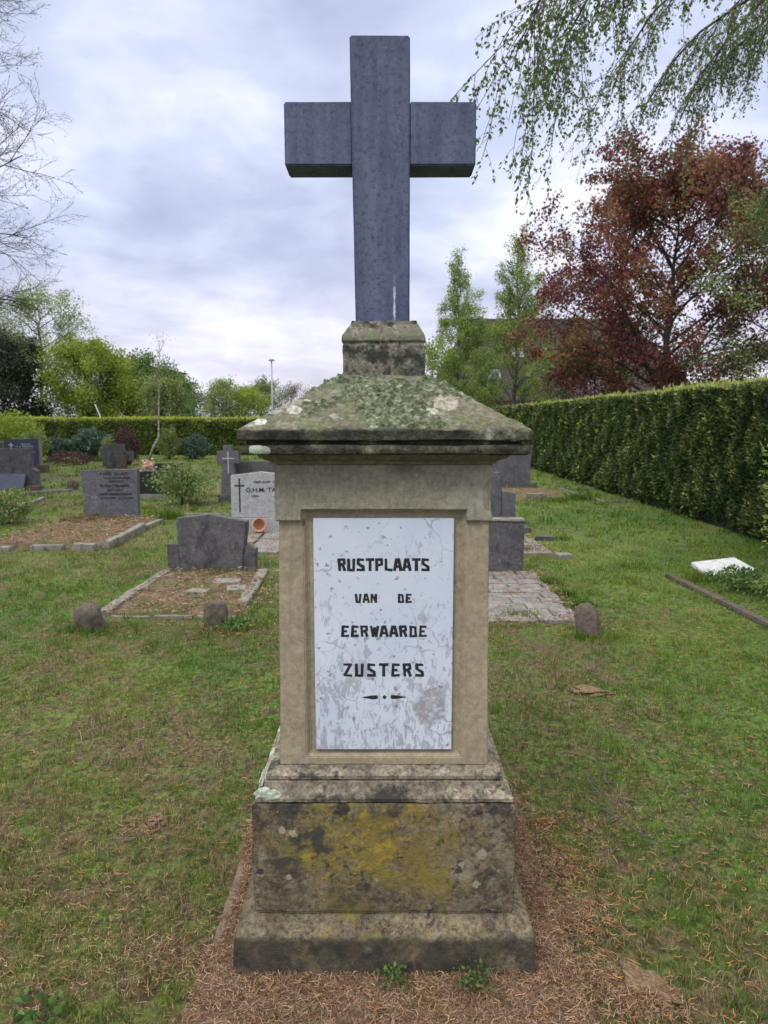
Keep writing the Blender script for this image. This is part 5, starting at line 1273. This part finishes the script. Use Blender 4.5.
for s_ in sets:
    V, r = blades(*s_); Vs.append(V); Rn.append(r)
# taller tufts
def tufts(lst, seed):
    g = np.random.default_rng(seed); out = []; rr = []
    for (x, y, r, n, h, w) in lst:
        P = np.stack([x + g.normal(size=n) * r, y + g.normal(size=n) * r * 0.8], 1)
        a = g.uniform(0, 2 * np.pi, n); d = np.stack([np.cos(a), np.sin(a), np.zeros(n)], 1); s = np.stack([-np.sin(a), np.cos(a), np.zeros(n)], 1)
        hh = h * g.uniform(0.5, 1.1, n); ln = g.uniform(0.05, 0.7, n); B = np.c_[P, np.zeros(n)]; up = np.array([0, 0, 1.0])
        mid = B + (up * 0.6 + d * (ln * 0.2)[:, None]) * hh[:, None]; tip = B + (up * 0.95 + d * ln[:, None]) * hh[:, None]; sw = s * w / 2
        out.append(np.stack([B - sw, B + sw, mid - sw * .8, mid + sw * .8, tip], 1)); rr.append(g.random(n) * 0.6)
    return np.concatenate(out), np.concatenate(rr)
TL = [(1.10, 5.62, 0.09, 500, 0.05, 0.004), (0.62, 5.36, 0.2, 500, 0.05, 0.004), (1.62, 6.3, 0.05, 300, 0.07, 0.005), (1.66, 5.9, 0.06, 300, 0.07, 0.005), (1.6, 6.8, 0.06, 300, 0.07, 0.005), (-1.95, 5.85, 0.08, 260, 0.05, 0.005), (-1.6, 5.8, 0.08, 200, 0.05, 0.005), (-1.55, 6.3, 0.1, 240, 0.05, 0.005), (-1.7, 7.2, 0.12, 260, 0.06, 0.005),
      (1.65, 8.55, 0.12, 300, 0.07, 0.006), (-3.4, 11.35, 0.12, 300, 0.2, 0.008), (-4.0, 8.9, 0.15, 300, 0.07, 0.006), (3.3, 13.9, 0.3, 400, 0.10, 0.01), (3.9, 14.2, 0.15, 300, 0.16, 0.01), (0.05, 1.80, 0.02, 26, 0.06, 0.002), (0.24, 1.79, 0.025, 34, 0.065, 0.002), (0.16, 1.815, 0.05, 22, 0.045, 0.002), (-0.25, 1.66, 0.02, 16, 0.05, 0.002), (0.9, 6.95, 0.2, 120, 0.03, 0.004),
      (-1.07, 5.4, 0.2, 500, 0.06, 0.004), (-1.2, 5.1, 0.2, 300, 0.05, 0.004), (1.56, 5.0, 0.08, 250, 0.055, 0.004), (1.42, 5.02, 0.06, 180, 0.05, 0.004), (-2.3, 5.2, 0.08, 260, 0.05, 0.004), (-2.12, 5.14, 0.08, 220, 0.045, 0.004), (3.1, 6.9, 0.12, 400, 0.10, 0.006), (3.35, 7.1, 0.12, 300, 0.08, 0.006), (2.7, 7.5, 0.2, 300, 0.07, 0.006)]
V, r = tufts(TL, 9); Vs.append(V); Rn.append(r)
V = np.concatenate(Vs); r = np.concatenate(Rn); n = len(V); i = np.arange(n)[:, None] * 5
F = np.concatenate([i + np.array([[0, 1, 3]]), i + np.array([[0, 3, 2]]), i + np.array([[2, 3, 4]])], 1).reshape(-1, 3)
go = np_mesh('lawn_grass', V.reshape(-1, 3), F, MAT_BLADE, None, np.repeat(r, 3))
go['kind'] = 'stuff'; go['label'] = 'short patchy lawn grass covering the graveyard'; go['category'] = 'grass'
print('blades', n)

def strips(P, L, w, seed, zr=(0.002, 0.012), tilt=0.25):
    """short curled fibres lying on the ground: two joined quads each"""
    g = np.random.default_rng(seed); n = len(P); a = g.uniform(0, 2 * np.pi, n); c = g.normal(size=n) * 0.9
    L = L * g.uniform(0.5, 1.4, n); d1 = np.stack([np.cos(a), np.sin(a), g.normal(size=n) * tilt], 1); d2 = np.stack([np.cos(a + c), np.sin(a + c), g.normal(size=n) * tilt], 1)
    B = np.c_[P[:, :2], P[:, 2] + g.uniform(zr[0], zr[1], n)]
    m = B + d1 * (L / 2)[:, None]; t = m + d2 * (L / 2)[:, None]
    s = np.stack([-np.sin(a), np.cos(a), g.normal(size=n) * 0.5], 1) * (w * g.uniform(0.7, 1.3, n))[:, None] / 2
    V = np.stack([B - s, B + s, m - s, m + s, t - s * .4, t + s * .4], 1); V[..., 2] = np.maximum(V[..., 2], P[:, 2][:, None] + 0.0015)
    i = np.arange(n)[:, None] * 6
    F = np.concatenate([i + np.array([[0, 1, 3, 2]]), i + np.array([[2, 3, 5, 4]])], 1).reshape(-1, 4)
    return V.reshape(-1, 3), F, np.repeat(g.random(n), 2)
g = np.random.default_rng(33); PL = []
def scatter(x0, x1, y0, y1, n, z=0.0):
    return np.stack([g.uniform(x0, x1, n), g.uniform(y0, y1, n), np.full(n, z)], 1)
# the footing slab
q = scatter(-0.52, 0.54, 1.64, 2.86, 70000, 0.013)
ins = (np.abs(q[:, 0]) < 0.415) & (q[:, 1] > MY - 0.415) & (q[:, 1] < MY + 0.415)
q = q[~ins]; q = q[~((q[:, 0] < -0.485) & (np.sin(q[:, 1] * 9 + 1) > -0.3))]; PL.append(q)
q = scatter(-0.58, 0.62, 1.62, 2.95, 16000, 0.004); q = q[(q[:, 0] > 0.5) | ((q[:, 0] < -0.53) & (g.random(len(q)) < 0.35))]; PL.append(q)
# on the ledge of the plinth
q = scatter(-0.36, 0.36, MY - 0.408, MY - 0.376, 420, 0.132); q = q[g.random(len(q)) < 0.3 + 0.7 * (np.abs(q[:, 0]) < 0.12)]; PL.append(q)
for (x, y, r, n) in [(0.60, 2.1, 0.05, 1700), (0.62, 2.35, 0.05, 1100), (0.57, 1.85, 0.035, 1000), (0.70, 1.75, 0.035, 1400), (0.80, 2.6, 0.12, 900), (-0.62, 1.9, 0.06, 800), (-1.2, 2.15, 0.16, 1300), (-1.45, 2.4, 0.2, 1300), (-0.95, 2.6, 0.08, 600),
                     (-0.95, 3.3, 0.15, 800), (-0.35, 3.6, 0.12, 500), (-1.05, 1.8, 0.12, 1000), (-0.8, 2.0, 0.12, 800), (0.95, 3.9, 0.12, 500), (1.25, 3.7, 0.10, 500), (1.5, 3.2, 0.15, 500), (1.05, 2.9, 0.12, 600), (1.45, 2.5, 0.15, 700), (-2.0, 3.4, 0.2, 700), (-1.3, 4.3, 0.35, 900), (-0.3, 4.6, 0.3, 600), (1.2, 4.4, 0.2, 400), (-0.7, 5.0, 0.3, 500), (2.0, 4.2, 0.3, 500)]:
    PL.append(np.c_[x + g.normal(size=n) * r * 1.5, y + g.normal(size=n) * r, np.abs(g.normal(size=n)) * 0.006])
# thin everywhere
q = scatter(-3, 3, 1.4, 5.5, 16000); q = q[np.abs(q[:, 0]) < q[:, 1] * .56 + .6]; PL.append(q)
P = np.concatenate(PL)
P = P[~((np.abs(P[:, 0]) < 0.41) & (np.abs(P[:, 1] - MY) < 0.41) & (P[:, 2] < 0.1))]
V1, F1, R1 = strips(P, 0.022, 0.0014, 3, (0.0, 0.012), 0.35)
PB = []
for poly, dn in BEDS:
    qq = np.array([(p[0], p[1]) for p in poly]); mn, mx = qq.min(0), qq.max(0); n = int((mx - mn).prod() * dn)
    q = np.c_[g.uniform(mn[0], mx[0], n), g.uniform(mn[1], mx[1], n), np.full(n, 0.03) if dn != 1500 else 0.055 + g.uniform(0, 0.045, n)]; PB.append(q[in_quad(q, qq)])
P = np.concatenate(PB); V2, F2, R2 = strips(P, 0.040, 0.006, 4, (-0.008, 0.015), 0.3)
li = np_mesh('dry_litter', np.concatenate([V1, V2]), np.concatenate([F1, F2 + len(V1)]), MAT_LITTER, None, np.concatenate([R1, R2]))
li['kind'] = 'stuff'; li['label'] = 'brown dry plant litter strewn round the monument and over the plots'; li['category'] = 'litter'

def catkins():
    g = random.Random(3); pts = []
    def add(n, fx): 
        for _ in range(n): pts.append(fx())
    add(3000, lambda: (g.uniform(-2.6, 2.6), g.uniform(1.4, 5.5)))
    add(330, lambda: (0.60 + g.expovariate(9), g.uniform(1.62, 2.7)))
    add(160, lambda: (0.95 + g.gauss(0, .25), 1.95 + g.gauss(0, .25)))
    add(130, lambda: (-1.1 + g.gauss(0, .4), 2.3 + g.gauss(0, .45)))
    add(45, lambda: (g.uniform(-.5, .5), g.uniform(1.66, 1.84)))
    add(500, lambda: (g.uniform(-4, 4), g.uniform(5, 10)))
    V = []; F = []; Rr = []
    for (x, y) in pts:
        if abs(x) > y * 0.56 + .5: continue
        if abs(x) < 0.43 and abs(y - MY) < 0.43: continue
        if g.random() < 0.45 * (0.5 + 0.5 * math.sin(x * 5 + y * 3)) : continue
        n = 6; a = g.uniform(0, 6.28); c = g.gauss(0, 0.45); L = g.uniform(0.018, 0.048); r = 0.0016 if y < 5 else 0.003
        p = Vector((x, y, (0.018 if abs(x) < .5 and y < 2.9 else 0.008) + g.uniform(0, 0.012))); P = [p]; el = g.gauss(0, .25)
        for i in range(n):
            a += c + g.gauss(0, .2); P.append(P[-1] + Vector((math.cos(a), math.sin(a), math.sin(el) * 0.7)) * (L / n)); el *= .6
        o = len(V)
        for i, p in enumerate(P):
            d = (P[min(i + 1, n)] - P[max(i - 1, 0)]).normalized(); u = Vector((-d.y, d.x, 0)); w = Vector((0, 0, 1)); rr = r * (1 - 0.5 * abs(i / n - .45) * 2 * .8)
            for kk in range(4):
                t = kk * math.pi / 2 + .4; V.append(tuple(p + u * rr * math.cos(t) + w * rr * math.sin(t)))
        q = g.random()
        for i in range(n):
            for kk in range(4): F.append((o + i * 4 + kk, o + i * 4 + (kk + 1) % 4, o + (i + 1) * 4 + (kk + 1) % 4, o + (i + 1) * 4 + kk)); Rr.append(q)
    o = np_mesh('fallen_catkins', np.array(V), np.array(F), MAT_CATKIN, None, Rr, smooth=True)
    o['kind'] = 'stuff'; o['label'] = 'orange brown curled fallen catkins scattered over the lawn'; o['category'] = 'catkins'
catkins()
# dead twigs lying right of the monument
g = random.Random(8); m = MB()
for (x, y) in [(0.88, 3.0), (0.98, 3.15), (0.84, 2.75)]:
    p = Vector((x, y, 0.02)); d = Vector((g.uniform(-.3, .3), -1, 0.05)).normalized(); P = [p]
    for i in range(7): d = (d + Vector((g.gauss(0, .2), g.gauss(0, .1), g.gauss(0, .06)))).normalized(); P.append(P[-1] + d * 0.07)
    for q in P: q.z = max(q.z, 0.012)
    m.tube(P, [0.003] * 4 + [0.0018] * 4, 5)
    for j in (2, 4, 5):
        e = P[j] + Vector((g.uniform(-.12, .12), -0.06, 0.03)); m.tube([P[j], e], [0.002, 0.001], 4)
tag(m.build('fallen_twigs', BK_GREY), 'thin grey dead twigs lying in the grass right of the monument', 'twigs')

# dry matted clump of old cuttings lying in the lawn at the lower right
k = M('matted_straw'); v = k.noise(1.0, 8, 2.0, 0.7, 0.6, k.mapping((60, 160, 60), (0, 0, R(35))))
MAT_STRAW = k.done(k.ramp(v, [(0.36, (0.07, 0.045, 0.025)), (0.5, (0.20, 0.135, 0.08)), (0.64, (0.36, 0.27, 0.17))]), 0.95, v, 1.0, 0.01)
for (px, py, a, b, rz, lab) in [(645, 985, 0.075, 0.040, -0.75, 'matted clump of dry brown cuttings in the lawn at the lower right'), (590, 692, 0.10, 0.05, -0.2, 'small flat dry brown clump in the lawn below the tilted post stone'), (157, 822, 0.035, 0.028, 0.3, 'small dry brown clump in the lawn left of the plinth')]:
    q = G(px, py); o = lump(0, 0, 0.0, a, b, 0.016, 'dry_clump', MAT_STRAW, None, px, 0.9, 4)
    o.location = (q.x, q.y, 0.006); o.rotation_euler = (0, 0, rz); tag(o, lab, 'dry clump', 'dry clumps lying in the lawn')
